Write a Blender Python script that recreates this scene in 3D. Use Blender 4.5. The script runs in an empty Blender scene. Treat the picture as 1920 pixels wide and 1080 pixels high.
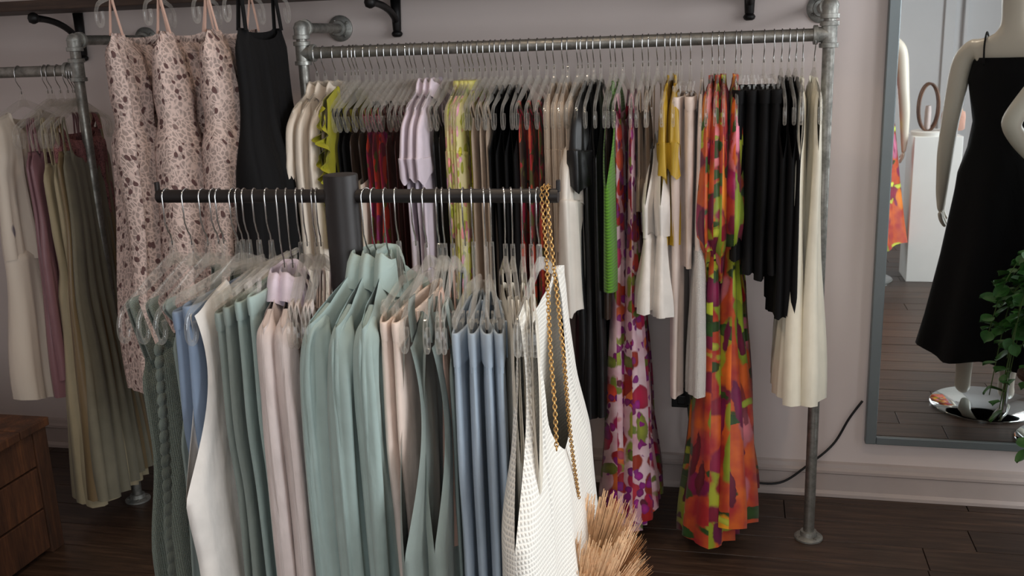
import bpy, bmesh, math, random
import numpy as np
from mathutils import Vector, Matrix

# ------------------------------------------------------------------ camera, world, lights, exposure
sc = bpy.context.scene
COL = sc.collection
F_PX, YAW, PITCH, ROLL, EYE = 1838.0, .2313, .2461, .0372, 1.6328
_f0 = Vector((-math.sin(YAW), math.cos(YAW), 0)); _r0 = Vector((math.cos(YAW), math.sin(YAW), 0)); _u0 = Vector((0, 0, 1))
CF = _f0*math.cos(PITCH) - _u0*math.sin(PITCH)
_u = _u0*math.cos(PITCH) + _f0*math.sin(PITCH)
CR = _r0*math.cos(ROLL) - _u*math.sin(ROLL)
CU = _u*math.cos(ROLL) + _r0*math.sin(ROLL)
cam = bpy.data.cameras.new('camera'); camo = bpy.data.objects.new('camera', cam); COL.objects.link(camo)
cam.sensor_width = 36; cam.lens = F_PX/1920*36; cam.clip_start = .02
camo.matrix_world = Matrix(((CR.x, CU.x, -CF.x, 0), (CR.y, CU.y, -CF.y, 0), (CR.z, CU.z, -CF.z, EYE), (0, 0, 0, 1)))
sc.camera = camo

sc.view_settings.view_transform = 'Standard'; sc.view_settings.look = 'None'
sc.view_settings.gamma = 1; sc.view_settings.use_curve_mapping = False
sc.view_settings.exposure = -0.02
sc.cycles.transparent_max_bounces = 24
sc.cycles.max_bounces = 6; sc.cycles.diffuse_bounces = 3; sc.cycles.glossy_bounces = 3
sc.cycles.sample_clamp_indirect = 4

world = bpy.data.worlds.new('world'); sc.world = world; world.use_nodes = True
world.node_tree.nodes['Background'].inputs[0].default_value = (.75, .85, 1, 1)
world.node_tree.nodes['Background'].inputs[1].default_value = .7

def area(name, loc, direction, sx, sy, power, colour):
    l = bpy.data.lights.new(name, 'AREA'); l.shape = 'RECTANGLE'; l.size = sx; l.size_y = sy
    l.energy = power; l.color = colour
    o = bpy.data.objects.new(name, l); COL.objects.link(o); o.location = loc
    o.rotation_euler = Vector(direction).to_track_quat('-Z', 'Y').to_euler()
    return o
# room limits
XL, XR, YF, YB, ZC = -3.3, 2.7, -1.75, 3.43, 2.9
# daylight that comes in through the shop window in the side wall and the glass door in the front wall
area('shop_window_daylight', (XR+.05, 1.3, 1.55), (-1, -.05, -.10), 2.9, 2.0, 140, (.94, .975, 1))
area('front_window_daylight', (-.1, YF-.05, 1.6), (.12, 1, -.10), 1.5, 1.8, 34, (.97, .985, 1))

def at(px, py, Y):
    d = CF + CR*((px-960)/F_PX) - CU*((py-540)/F_PX)
    return Vector((0, 0, EYE)) + d*(Y/d.y)
def pix(p):
    d = Vector(p) - Vector((0, 0, EYE)); z = d.dot(CF)
    return 960+F_PX*d.dot(CR)/z, 540-F_PX*d.dot(CU)/z

# ------------------------------------------------------------------ object helpers
def empty(name, loc, rz=0):
    o = bpy.data.objects.new(name, None); COL.objects.link(o); o.location = loc; o.rotation_euler = (0, 0, rz)
    o.empty_display_size = .05
    return o
def tag(o, label=None, cat=None, group=None, kind=None):
    if label: o['label'] = label
    if cat: o['category'] = cat
    if group: o['group'] = group
    if kind: o['kind'] = kind
    return o
def link(name, me, parent=None, loc=None):
    o = bpy.data.objects.new(name, me); COL.objects.link(o)
    if parent is not None: o.parent = parent
    if loc is not None: o.location = loc
    return o
class MB:
    """collects vertices, faces and per-corner uvs for one mesh"""
    def __init__(s): s.v = []; s.f = []; s.uv = []
    def grid(s, P, closed_u=False, closed_v=False, uv=None):
        """P: array rows x cols x 3"""
        P = np.asarray(P, float); m, n = P.shape[:2]; b = len(s.v)
        s.v.extend(map(tuple, P.reshape(-1, 3)))
        if uv is None:
            uv = np.zeros((m, n, 2))
            uv[:, 1:, 0] = np.cumsum(np.linalg.norm(np.diff(P, axis=1), axis=2), 1)
            uv[1:, :, 1] = np.cumsum(np.linalg.norm(np.diff(P, axis=0), axis=2), 0)
        for i in range(m if closed_v else m-1):
            for j in range(n if closed_u else n-1):
                i2, j2 = (i+1) % m, (j+1) % n
                s.f.append((b+i*n+j, b+i*n+j2, b+i2*n+j2, b+i2*n+j))
                s.uv.extend([tuple(uv[i, j]), tuple(uv[i, j2]), tuple(uv[i2, j2]), tuple(uv[i2, j])])
        return b
    def face(s, idx):
        s.f.append(tuple(idx)); s.uv.extend([(0, 0)]*len(idx))
    def tube(s, path, r, n=10, cap=True, closed=False):
        path = [Vector(p) for p in path]; rows = []
        rr = r if hasattr(r, '__len__') else [r]*len(path)
        up = None
        for i, p in enumerate(path):
            if closed: t = path[(i+1) % len(path)] - path[i-1]
            else: t = path[min(i+1, len(path)-1)] - path[max(i-1, 0)]
            t.normalize()
            if up is None:
                up = Vector((0, 0, 1)) if abs(t.z) < .9 else Vector((1, 0, 0))
            a = (up - t*up.dot(t)).normalized(); up = a; c = t.cross(a)
            rows.append([tuple(p + (a*math.cos(q)+c*math.sin(q))*rr[i]) for q in [2*math.pi*k/n for k in range(n)]])
        b = s.grid(rows, closed_u=True, closed_v=closed)
        if cap and not closed:
            s.face([b+k for k in range(n)][::-1]); e = b+(len(path)-1)*n; s.face([e+k for k in range(n)])
    def lathe(s, prof, n=16, M=None):
        """prof [(r,z)] about local z, placed by matrix M"""
        rows = []
        for r, z in prof:
            row = [Vector((r*math.cos(2*math.pi*k/n), r*math.sin(2*math.pi*k/n), z)) for k in range(n)]
            rows.append([tuple(M @ p) if M else tuple(p) for p in row])
        b = s.grid(rows, closed_u=True)
        s.face([b+k for k in range(n)][::-1]); e = b+(len(prof)-1)*n; s.face([e+k for k in range(n)])
    def box(s, lo, hi, M=None):
        (x0, y0, z0), (x1, y1, z1) = lo, hi; b = len(s.v)
        for p in ((x0,y0,z0),(x1,y0,z0),(x1,y1,z0),(x0,y1,z0),(x0,y0,z1),(x1,y0,z1),(x1,y1,z1),(x0,y1,z1)):
            s.v.append(tuple(M @ Vector(p)) if M else p)
        for f in ((3,2,1,0),(4,5,6,7),(0,1,5,4),(1,2,6,5),(2,3,7,6),(3,0,4,7)): s.face([b+i for i in f])
    def mesh(s, name, mat, smooth=True, weld=0, bevel=0, auto=None):
        me = bpy.data.meshes.new(name); me.from_pydata(s.v, [], s.f)
        l = me.uv_layers.new(name='UVMap'); l.data.foreach_set('uv', np.array(s.uv, dtype=np.float32).ravel())
        if weld or bevel:
            bm = bmesh.new(); bm.from_mesh(me)
            if weld: bmesh.ops.remove_doubles(bm, verts=bm.verts, dist=weld)
            if bevel: bmesh.ops.bevel(bm, geom=bm.edges[:], offset=bevel, segments=2, affect='EDGES', profile=.5)
            bm.to_mesh(me); bm.free()
        if smooth: me.polygons.foreach_set('use_smooth', [True]*len(me.polygons))
        if auto is not None: me.set_sharp_from_angle(angle=auto)
        me.materials.append(mat); me.update()
        return me
    def build(s, name, mat, parent=None, loc=None, **k):
        return link(name, s.mesh(name, mat, **k), parent, loc)
AUTO = math.radians(40)
def box_obj(name, lo, hi, mat, parent=None, bevel=.003):
    m = MB(); m.box(lo, hi); return m.build(name, mat, parent, smooth=False, bevel=bevel)

# ------------------------------------------------------------------ materials
def lin(c):
    f = lambda v: v/12.92 if v <= .04045 else ((v+.055)/1.055)**2.4
    return tuple(f(v/255) for v in c) + (1,)
class NT:
    def __init__(s, name):
        s.m = bpy.data.materials.new(name); s.m.use_nodes = True; s.t = s.m.node_tree
        s.p = s.t.nodes['Principled BSDF']; s.out = s.t.nodes['Material Output']
    def n(s, kind, **props):
        d = s.t.nodes.new('ShaderNode'+kind)
        ins = props.pop('ins', {})
        for k, v in props.items(): setattr(d, k, v)
        for k, v in ins.items():
            if isinstance(v, bpy.types.NodeSocket): s.t.links.new(v, d.inputs[k])
            else: d.inputs[k].default_value = v
        return d
    def l(s, a, b): s.t.links.new(a, b)
    def set(s, **k):
        for a, v in k.items():
            a = a.replace('_', ' ')
            if isinstance(v, bpy.types.NodeSocket): s.l(v, s.p.inputs[a])
            else: s.p.inputs[a].default_value = v
    def ramp(s, fac, stops, interp='LINEAR'):
        r = s.n('ValToRGB', ins={'Fac': fac}); r.color_ramp.interpolation = interp
        e = r.color_ramp.elements
        while len(e) < len(stops): e.new(.5)
        for el, (p, c) in zip(e, stops): el.position = p; el.color = c if len(c) == 4 else lin(c)
        return r.outputs['Color']
    def bump(s, h, strength=.3, dist=.002, normal=None):
        b = s.n('Bump', ins={'Height': h, 'Strength': strength, 'Distance': dist})
        if normal is not None: s.l(normal, b.inputs['Normal'])
        s.l(b.outputs[0], s.p.inputs['Normal']); return b.outputs[0]
    def mix(s, f, a, b, mode='MIX'):
        d = s.n('Mix', data_type='RGBA', blend_type=mode)
        for sock, v in ((d.inputs[0], f), (d.inputs[6], a), (d.inputs[7], b)):
            if isinstance(v, bpy.types.NodeSocket): s.l(v, sock)
            else: sock.default_value = v
        return d.outputs[2]
    def math(s, op, a, b=0):
        d = s.n('Math', operation=op)
        for i, v in ((0, a), (1, b)):
            if isinstance(v, bpy.types.NodeSocket): s.l(v, d.inputs[i])
            else: d.inputs[i].default_value = v
        return d.outputs[0]
    def uv(s, scale=(1, 1, 1), loc=(0, 0, 0)):
        t = s.n('TexCoord')
        return s.n('Mapping', ins={'Vector': t.outputs['UV'], 'Scale': scale, 'Location': loc}).outputs[0]
    def obj(s, scale=(1, 1, 1)):
        t = s.n('TexCoord')
        return s.n('Mapping', ins={'Vector': t.outputs['Object'], 'Scale': scale}).outputs[0]
    def noise(s, vec, scale, detail=3, rough=.5, out='Fac'):
        return s.n('TexNoise', ins={'Vector': vec, 'Scale': scale, 'Detail': detail, 'Roughness': rough}).outputs[out]
    def voro(s, vec, scale, feature='F1', rnd=1):
        return s.n('TexVoronoi', feature=feature, ins={'Vector': vec, 'Scale': scale, 'Randomness': rnd})

def fabric(name, c, rough=.85, weave=900, bump=.12, var=.10, sheen=.15, crease=.25, stripes=None):
    t = NT(name); v = t.uv(); base = lin(c)
    n1 = t.noise(v, 14, 4)
    dark = tuple(x*(1-var) for x in base[:3])+(1,); lite = tuple(min(1, x*(1+var*.6)) for x in base[:3])+(1,)
    col = t.ramp(n1, [(.3, dark), (.7, lite)])
    if stripes:
        w = t.n('TexWave', bands_direction='X', ins={'Vector': v, 'Scale': stripes[0], 'Distortion': .3}).outputs['Fac']
        col = t.mix(t.ramp(w, [(stripes[2], (0, 0, 0, 1)), (stripes[2]+.1, (1, 1, 1, 1))]), col, lin(stripes[1]))
    t.set(Base_Color=col, Roughness=rough, Sheen_Weight=sheen, Sheen_Roughness=.5)
    t.p.inputs['Specular IOR Level'].default_value = .25 if rough > .5 else .5
    # weave threads + soft wrinkles
    wx = t.n('TexWave', bands_direction='X', ins={'Vector': v, 'Scale': weave/2.4, 'Distortion': .6}).outputs['Fac']
    wy = t.n('TexWave', bands_direction='Y', ins={'Vector': v, 'Scale': weave/2.4, 'Distortion': .6}).outputs['Fac']
    wv = t.bump(t.math('ADD', wx, wy), bump, .0006)
    wr = t.noise(t.uv((1, .45, 1)), 16, 3, .55)
    t.bump(wr, crease, .012, wv)
    return t.m
def linen(name, c, **k): return fabric(name, c, rough=.9, weave=700, bump=.08, var=.10, crease=.45, **k)
def satin(name, c, **k): return fabric(name, c, rough=.38, weave=2000, bump=.03, var=.06, sheen=.05, crease=.15, **k)
def denim(name, c):
    t = NT(name); v = t.uv()
    fade = t.noise(t.uv((1, .35, 1)), 9, 4)
    tw = t.n('TexWave', bands_direction='DIAGONAL', ins={'Vector': v, 'Scale': 380, 'Distortion': 1.5, 'Detail': 2}).outputs['Fac']
    b = lin(c)
    col = t.ramp(fade, [(.25, tuple(x*.72 for x in b[:3])+(1,)), (.6, b), (.85, tuple(min(1, x*1.25) for x in b[:3])+(1,))])
    col = t.mix(t.math('MULTIPLY', tw, .22), col, lin((205, 215, 225)))
    t.set(Base_Color=col, Roughness=.9, Sheen_Weight=.1)
    w = t.bump(tw, .25, .0008)
    t.bump(t.noise(t.uv((1, .5, 1)), 22, 3), .35, .01, w)
    return t.m
def knit(name, c, ribs=260, kind='waffle'):
    t = NT(name); v = t.uv()
    wx = t.n('TexWave', bands_direction='X', ins={'Vector': v, 'Scale': ribs/6.28}).outputs['Fac']
    wy = t.n('TexWave', bands_direction='Y', ins={'Vector': v, 'Scale': ribs/6.28*(.72 if kind == 'waffle' else 1.6), 'Distortion': .4}).outputs['Fac']
    h = t.math('MAXIMUM', wx, wy) if kind == 'waffle' else (wx if kind == 'rib' else t.math('MULTIPLY', wx, wy))
    if kind == 'band': h = wy
    b = lin(c); d = tuple(x*.80 for x in b[:3])+(1,)
    t.set(Base_Color=t.mix(h, d, b), Roughness=.95, Sheen_Weight=.2)
    w = t.bump(h, .8, .0025)
    t.bump(t.noise(v, 9, 2), .2, .01, w)
    return t.m
def printed(name, ground, palette, scale, stretch=.55, rough=.6, dots=None, warp=.10, line=None, seed=0):
    """a printed cloth: blotches of the palette (leaves and petals) over a ground colour"""
    t = NT(name); v0 = t.uv((1, stretch, 1), (seed*1.7, seed*.9, 0))
    nz = t.n('TexNoise', ins={'Vector': v0, 'Scale': scale*.6, 'Detail': 2}).outputs['Color']
    off = t.n('VectorMath', operation='MULTIPLY_ADD', ins={0: nz, 1: (warp, warp, 0), 2: v0}).outputs[0]
    vo = t.voro(off, scale)
    sep = t.n('SeparateColor', ins={'Color': vo.outputs['Color']})
    k = len(palette)
    col = t.ramp(sep.outputs[0], [(i/k, c) for i, c in enumerate(palette)], 'CONSTANT')
    col2 = t.ramp(sep.outputs[1], [(i/k, c) for i, c in enumerate(palette[2:]+palette[:2])], 'CONSTANT')
    ring = t.ramp(vo.outputs['Distance'], [(.30, (0, 0, 0, 1)), (.33, (1, 1, 1, 1))])
    col = t.mix(ring, col2, col)
    if ground is not None:
        m = t.ramp(t.voro(off, scale*.93).outputs['Distance'], [(.40, (0, 0, 0, 1)), (.43, (1, 1, 1, 1))])
        col = t.mix(m, col, lin(ground))
    if dots:
        for ds, dc, thr in dots:
            dv = t.voro(off, scale*ds).outputs['Distance']
            col = t.mix(t.ramp(dv, [(thr, (1, 1, 1, 1)), (thr+.04, (0, 0, 0, 1))]), col, lin(dc))
    if line:
        ed = t.voro(off, scale*1.4, 'DISTANCE_TO_EDGE').outputs['Distance']
        col = t.mix(t.ramp(ed, [(.03, (1, 1, 1, 1)), (.05, (0, 0, 0, 1))]), col, lin(line))
    t.set(Base_Color=col, Roughness=rough, Sheen_Weight=.1)
    t.bump(t.noise(t.uv((1, .4, 1)), 15, 3), .22, .012)
    return t.m
def leafprint(name, ground, layers, rough=.55, crease=.22):
    """printed cloth: a soft two-tone ground with layers of petals and leaves (scale, turn, sx, sy, size, colour, share left out)"""
    t = NT(name)
    col = t.ramp(t.noise(t.uv(), 9, 3), [(.38, ground[0]), (.62, ground[1])])
    nz = t.n('TexNoise', ins={'Vector': t.uv(), 'Scale': 16, 'Detail': 3}).outputs['Color']
    tc = t.n('TexCoord').outputs['UV']
    for i, (sc_, turn, sx, sy, size, c, skip) in enumerate(layers):
        mp = t.n('Mapping', ins={'Vector': tc, 'Location': (i*3.7, i*1.3, 0), 'Rotation': (0, 0, math.radians(turn)), 'Scale': (sx, sy, 1)}).outputs[0]
        off = t.n('VectorMath', operation='MULTIPLY_ADD', ins={0: nz, 1: (.035, .035, 0), 2: mp}).outputs[0]
        vo = t.voro(off, sc_)
        cell = t.n('SeparateColor', ins={'Color': vo.outputs['Color']})
        mask = t.math('MULTIPLY', t.ramp(vo.outputs['Distance'], [(size, (1, 1, 1, 1)), (size+.05, (0, 0, 0, 1))]), t.ramp(cell.outputs[0], [(skip, (0, 0, 0, 1)), (skip+.01, (1, 1, 1, 1))]))
        b = lin(c); tone = t.ramp(vo.outputs['Distance'], [(0, tuple(min(1, x*1.35) for x in b[:3])+(1,)), (size, tuple(x*.7 for x in b[:3])+(1,))])
        tone2 = t.n('HueSaturation', ins={'Color': tone, 'Hue': t.math('ADD', t.math('MULTIPLY', cell.outputs[1], .05), .475), 'Value': t.math('ADD', t.math('MULTIPLY', cell.outputs[2], .5), .75)}).outputs[0]
        col = t.mix(mask, col, tone2)
    t.set(Base_Color=col, Roughness=rough, Sheen_Weight=.1)
    t.bump(t.noise(t.uv((1, .4, 1)), 15, 3), crease, .012)
    return t.m
def lace(name, c, hole, scale=42):
    t = NT(name); v = t.uv((1, .75, 1))
    nz = t.n('TexNoise', ins={'Vector': v, 'Scale': 30, 'Detail': 2}).outputs['Color']
    off = t.n('VectorMath', operation='MULTIPLY_ADD', ins={0: nz, 1: (.02, .02, 0), 2: v}).outputs[0]
    vo = t.voro(off, scale, rnd=.75)
    cell = t.n('SeparateColor', ins={'Color': vo.outputs['Color']}).outputs[0]
    holes = t.math('MULTIPLY', t.ramp(vo.outputs['Distance'], [(.29, (1, 1, 1, 1)), (.35, (0, 0, 0, 1))]), t.ramp(cell, [(.16, (0, 0, 0, 1)), (.18, (1, 1, 1, 1))]))
    thr = t.ramp(t.voro(off, scale*1.9, 'DISTANCE_TO_EDGE').outputs['Distance'], [(.04, (1, 1, 1, 1)), (.2, (0, 0, 0, 1))])
    b = lin(c); col = t.mix(thr, tuple(x*.74 for x in b[:3])+(1,), tuple(min(1, x*1.4) for x in b[:3])+(1,))
    col = t.mix(holes, col, lin(hole))
    t.set(Base_Color=col, Roughness=.9)
    t.bump(t.math('SUBTRACT', t.math('MULTIPLY', thr, .5), holes), .6, .003)
    return t.m
def plain(name, c, rough=.5, metal=0, noise=None, **k):
    t = NT(name)
    if noise:
        b = lin(c); sc_, am = noise
        t.set(Base_Color=t.ramp(t.noise(t.obj(), sc_, 5, .6), [(.3, tuple(x*(1-am) for x in b[:3])+(1,)), (.7, tuple(min(1, x*(1+am)) for x in b[:3])+(1,))]))
    else: t.set(Base_Color=lin(c))
    t.set(Roughness=rough, Metallic=metal, **k)
    return t.m
def pipe_mat(name, c, rough=.42):
    t = NT(name); v = t.obj()
    n1 = t.noise(v, 30, 5, .65); b = lin(c)
    t.set(Base_Color=t.ramp(n1, [(.3, tuple(x*.55 for x in b[:3])+(1,)), (.55, b), (.8, tuple(min(1, x*1.3) for x in b[:3])+(1,))]),
          Metallic=.8, Roughness=t.ramp(n1, [(.3, (rough+.2,)*3+(1,)), (.7, (rough-.08,)*3+(1,))]))
    t.bump(t.noise(v, 220, 3), .15, .0006)
    return t.m
def clear_plastic():
    t = NT('clear_plastic'); t.t.nodes.remove(t.p)
    tr = t.n('BsdfTransparent', ins={'Color': (.975, .97, .96, 1)})
    gl = t.n('BsdfGlossy', ins={'Color': (1, 1, 1, 1), 'Roughness': .09})
    df = t.n('BsdfDiffuse', ins={'Color': (.86, .83, .78, 1)})
    lw = t.n('LayerWeight', ins={'Blend': .42})
    fac = t.math('ADD', t.math('MULTIPLY', t.math('POWER', lw.outputs['Facing'], 1.5), .46), .04)
    m0 = t.n('MixShader', ins={0: .52, 1: gl.outputs[0], 2: df.outputs[0]})
    m1 = t.n('MixShader', ins={0: fac, 1: tr.outputs[0], 2: m0.outputs[0]})
    t.l(m1.outputs[0], t.out.inputs['Surface'])
    return t.m
def wood(name, dark, light, scale=(1.2, 14, 14), rough=.55, gloss_bump=.2):
    t = NT(name)
    info = t.n('ObjectInfo')
    tc = t.n('TexCoord')
    add = t.n('VectorMath', operation='MULTIPLY_ADD', ins={0: info.outputs['Random'], 1: (7.3, 3.1, 5.7), 2: tc.outputs['Object']}).outputs[0]
    v = t.n('Mapping', ins={'Vector': add, 'Scale': scale}).outputs[0]
    g = t.noise(v, 4, 6, .62)
    fine = t.noise(t.n('Mapping', ins={'Vector': add, 'Scale': tuple(x*(1 if x < 3 else 5) for x in scale)}).outputs[0], 5, 4, .6)
    gg = t.math('ADD', t.math('MULTIPLY', g, .7), t.math('MULTIPLY', fine, .3))
    col = t.ramp(gg, [(.32, dark), (.52, tuple((a+b)//2 for a, b in zip(dark, light))), (.70, light)])
    hv = t.n('HueSaturation', ins={'Color': col, 'Value': t.math('ADD', t.math('MULTIPLY', info.outputs['Random'], .5), .75)})
    t.set(Base_Color=hv.outputs[0], Roughness=rough)
    t.bump(gg, gloss_bump, .002)
    return t.m

M = {}
# setting
def wall_mat():
    t = NT('painted_wall'); v = t.obj()
    t.set(Base_Color=t.ramp(t.noise(v, 1.6, 4), [(.3, (216, 202, 197)), (.7, (224, 210, 205))]), Roughness=.72)
    t.bump(t.noise(v, 160, 3), .06, .001)
    return t.m
M['wall'] = wall_mat()
M['white_wall'] = plain('white_painted_wall', (222, 221, 222), .8, noise=(2, .03))
M['ceiling'] = plain('ceiling_paint', (150, 142, 135), .9, noise=(3, .03))
M['base'] = plain('baseboard_paint', (186, 172, 166), .5, noise=(5, .06))
M['floor'] = wood('dark_floor_wood', (36, 25, 19), (92, 70, 56), (1.1, 15, 15), .42)
M['subfloor'] = plain('floor_gap', (18, 13, 11), .9, noise=(20, .2))
M['crate'] = wood('rustic_crate_wood', (44, 25, 14), (116, 72, 42), (6, 6, 1.2), .8, .5)
# metals and plastics
M['pipe'] = pipe_mat('galvanized_pipe', (150, 148, 142))
M['fitting'] = pipe_mat('galvanized_fitting', (165, 165, 160), .48)
M['chrome'] = plain('chrome_wire', (205, 205, 205), .16, 1)
M['blackmetal'] = plain('matte_black_metal', (30, 25, 25), .5, .1, noise=(40, .12))
M['iron'] = plain('black_cast_iron', (22, 20, 20), .5, .4, noise=(60, .2))
M['clear'] = clear_plastic()
M['clipmetal'] = plain('clip_steel', (150, 150, 150), .3, 1)
M['gold'] = plain('gold_chain', (196, 156, 100), .36, 1)
M['cable'] = plain('black_cable', (16, 15, 16), .5)
M['mirror'] = plain('mirror_glass', (222, 226, 226), .015, 1)
M['mframe'] = plain('brushed_mirror_frame', (126, 134, 136), .42, .6, noise=(4, .06))
M['mannequin'] = plain('mannequin_gloss', (226, 216, 200), .32, noise=(3, .02))
M['disc'] = plain('polished_base', (205, 210, 210), .06, 1)
M['plinth'] = plain('white_plinth', (232, 230, 226), .6, noise=(3, .03))
M['straw'] = plain('straw', (230, 188, 146), .8, noise=(60, .22))
M['leaf'] = plain('leaf_green', (62, 112, 46), .5, noise=(25, .35))
M['stem'] = plain('stem_green', (88, 110, 52), .7, noise=(25, .2))
M['pot'] = plain('terracotta_pot', (150, 96, 70), .8, noise=(20, .15))
M['lampglow'] = NT('lamp_glow').m
_t = M['lampglow'].node_tree.nodes['Principled BSDF']; _t.inputs['Emission Color'].default_value = (1, .74, .48, 1); _t.inputs['Emission Strength'].default_value = 6

# ------------------------------------------------------------------ the setting
def glass_mat():
    t = NT('window_glass'); t.t.nodes.remove(t.p)
    tr = t.n('BsdfTransparent', ins={'Color': (.97, .98, .98, 1)}); gl = t.n('BsdfGlossy', ins={'Roughness': .02})
    m = t.n('MixShader', ins={0: .06, 1: tr.outputs[0], 2: gl.outputs[0]}); t.l(m.outputs[0], t.out.inputs['Surface']); return t.m
M['glass'] = glass_mat()
WT = .12
m = MB(); m.box((XL-WT, YB, -.05), (XR+WT, YB+WT, ZC)); tag(m.build('wall_back', M['wall'], smooth=False), kind='structure')
m = MB(); m.box((XL-WT, YF, -.05), (XL, YB, ZC)); tag(m.build('wall_left', M['wall'], smooth=False), kind='structure')
def holed(name, mat, along, fixed0, fixed1, lo, hi, h0, h1, z0, z1):
    m = MB()
    def bx(a0, a1, b0, b1):
        if along == 'y': m.box((fixed0, a0, b0), (fixed1, a1, b1))
        else: m.box((a0, fixed0, b0), (a1, fixed1, b1))
    bx(lo, h0, -.05, ZC); bx(h1, hi, -.05, ZC); bx(h0, h1, -.05, z0); bx(h0, h1, z1, ZC)
    return tag(m.build(name, mat, smooth=False), kind='structure')
holed('wall_right', M['white_wall'], 'y', XR, XR+WT, YF, YB, -.2, 2.8, .5, 2.6)
holed('wall_front', M['white_wall'], 'x', YF-WT, YF, XL-WT, XR+WT, -.9, .7, .6, 2.6)
m = MB(); m.box((XL-WT, YF-WT, ZC), (XR+WT, YB+WT, ZC+.1)); tag(m.build('ceiling', M['ceiling'], smooth=False), kind='structure')
def window(name, along, f, a0, a1, z0, z1, n):
    m = MB(); w = .05
    def bx(p0, p1, q0, q1):
        if along == 'y': m.box((f, p0, q0), (f+.07, p1, q1))
        else: m.box((p0, f-.07, q0), (p1, f, q1))
    bx(a0-.03, a1+.03, z0-.03, z0+w); bx(a0-.03, a1+.03, z1-w, z1+.03)
    for i in range(n+1):
        c = a0+(a1-a0)*i/n; bx(c-w/2, c+w/2, z0, z1)
    o = tag(m.build(name, M['base'], smooth=False), kind='structure')
    for i in range(n):
        g = MB(); p0 = a0+(a1-a0)*i/n+w/2; p1 = a0+(a1-a0)*(i+1)/n-w/2
        if along == 'y': g.box((f+.03, p0, z0+w), (f+.036, p1, z1-w))
        else: g.box((p0, f-.036, z0+w), (p1, f-.03, z1-w))
        g.build('pane', M['glass'], o, smooth=False)
window('window_1', 'y', XR-.02, -.2, 2.8, .5, 2.6, 3)
window('window_2', 'x', YF+.02, -.9, .7, .6, 2.6, 2)

for i, (a, b, d) in enumerate(((1.56, 1.64, .03), (1.70, 1.73, .05))):
    m = MB(); m.box((a, YF, 0), (b, YF+d, 2.45)); tag(m.build(f'trim_{i+1}', M['white_wall'], smooth=False, bevel=.004), kind='structure')
# floor: a slab with real planks on it
m = MB(); m.box((XL-WT, YF-WT, -.10), (XR+WT, YB+WT, -.012)); floor = tag(m.build('floor', M['subfloor'], smooth=False), kind='structure')
rng = random.Random(4)
PW, PL = .142, 1.22
plank_me = []
for L_ in (PL,):
    m = MB(); m.box((0, 0, -.012), (L_-.003, PW-.003, 0)); plank_me.append(m.mesh('plank', M['floor'], smooth=False, bevel=.0012))
y = YF
row = 0
while y < YB-.005:
    x = XL - rng.uniform(.1, 1.1)
    while x < XR:
        o = link('plank', plank_me[0], floor, (x, y, rng.uniform(-.0006, .0004)))
        if y+PW > YB: o.scale.y = (YB-y)/PW
        if x < XL: o.scale.x = (x+PL-XL)/PL; o.location.x = XL
        elif x+PL > XR: o.scale.x = (XR-x)/PL
        x += PL
    y += PW; row += 1

# baseboard with a cap moulding and a quarter-round shoe
prof = [(0, 0), (.026, 0), (.026, .012), (.018, .022), (.016, .022), (.016, .085), (.022, .09), (.022, .1), (.014, .108), (.010, .122), (0, .128)]
def baseboard(name, p0, p1, nx, ny, mat):
    m = MB(); rows = []
    for p in (p0, p1): rows.append([(p[0]+nx*d, p[1]+ny*d, h) for d, h in prof])
    m.grid(rows); return tag(m.build(name, mat, smooth=False), kind='structure')
baseboard('baseboard_back', (XL, YB), (XR, YB), 0, -1, M['base'])
baseboard('baseboard_left', (XL, YF), (XL, YB), 1, 0, M['base'])
baseboard('baseboard_right', (XR, YF), (XR, YB), -1, 0, M['base'])

# ceiling lamps (warm), out of the frame but they light the rails
for i, (x, y) in enumerate(((-.75, 2.15), (-.8, 1.0), (.7, 1.7), (-1.5, -.6), (.9, -.3))):
    t = tag(empty('ceiling_lamp', (x, y, ZC)), ['round warm ceiling lamp over the pipe rail', 'round warm ceiling lamp over the black garment stand', 'round warm ceiling lamp before the tall mirror',
            'round warm ceiling lamp behind the viewer by the wall', 'round warm ceiling lamp near the white plinth'][i], 'lamp', 'round ceiling lamps')
    m = MB(); m.lathe([(.07, 0), (.085, -.004), (.085, -.012), (.062, -.016), (.06, -.006)], 24); m.build('trim_ring', M['plinth'], t)
    m = MB(); m.lathe([(.001, -.0095), (.058, -.0095), (.058, -.008)], 24); m.build('diffuser', M['lampglow'], t)
    l = bpy.data.lights.new('ceiling_lamp_light', 'SPOT'); l.energy = 26; l.color = (1, .80, .60); l.spot_size = 2.2; l.spot_blend = .8; l.shadow_soft_size = .05
    o = bpy.data.objects.new('ceiling_lamp_light', l); COL.objects.link(o); o.parent = t; o.location = (0, 0, -.03)

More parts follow.
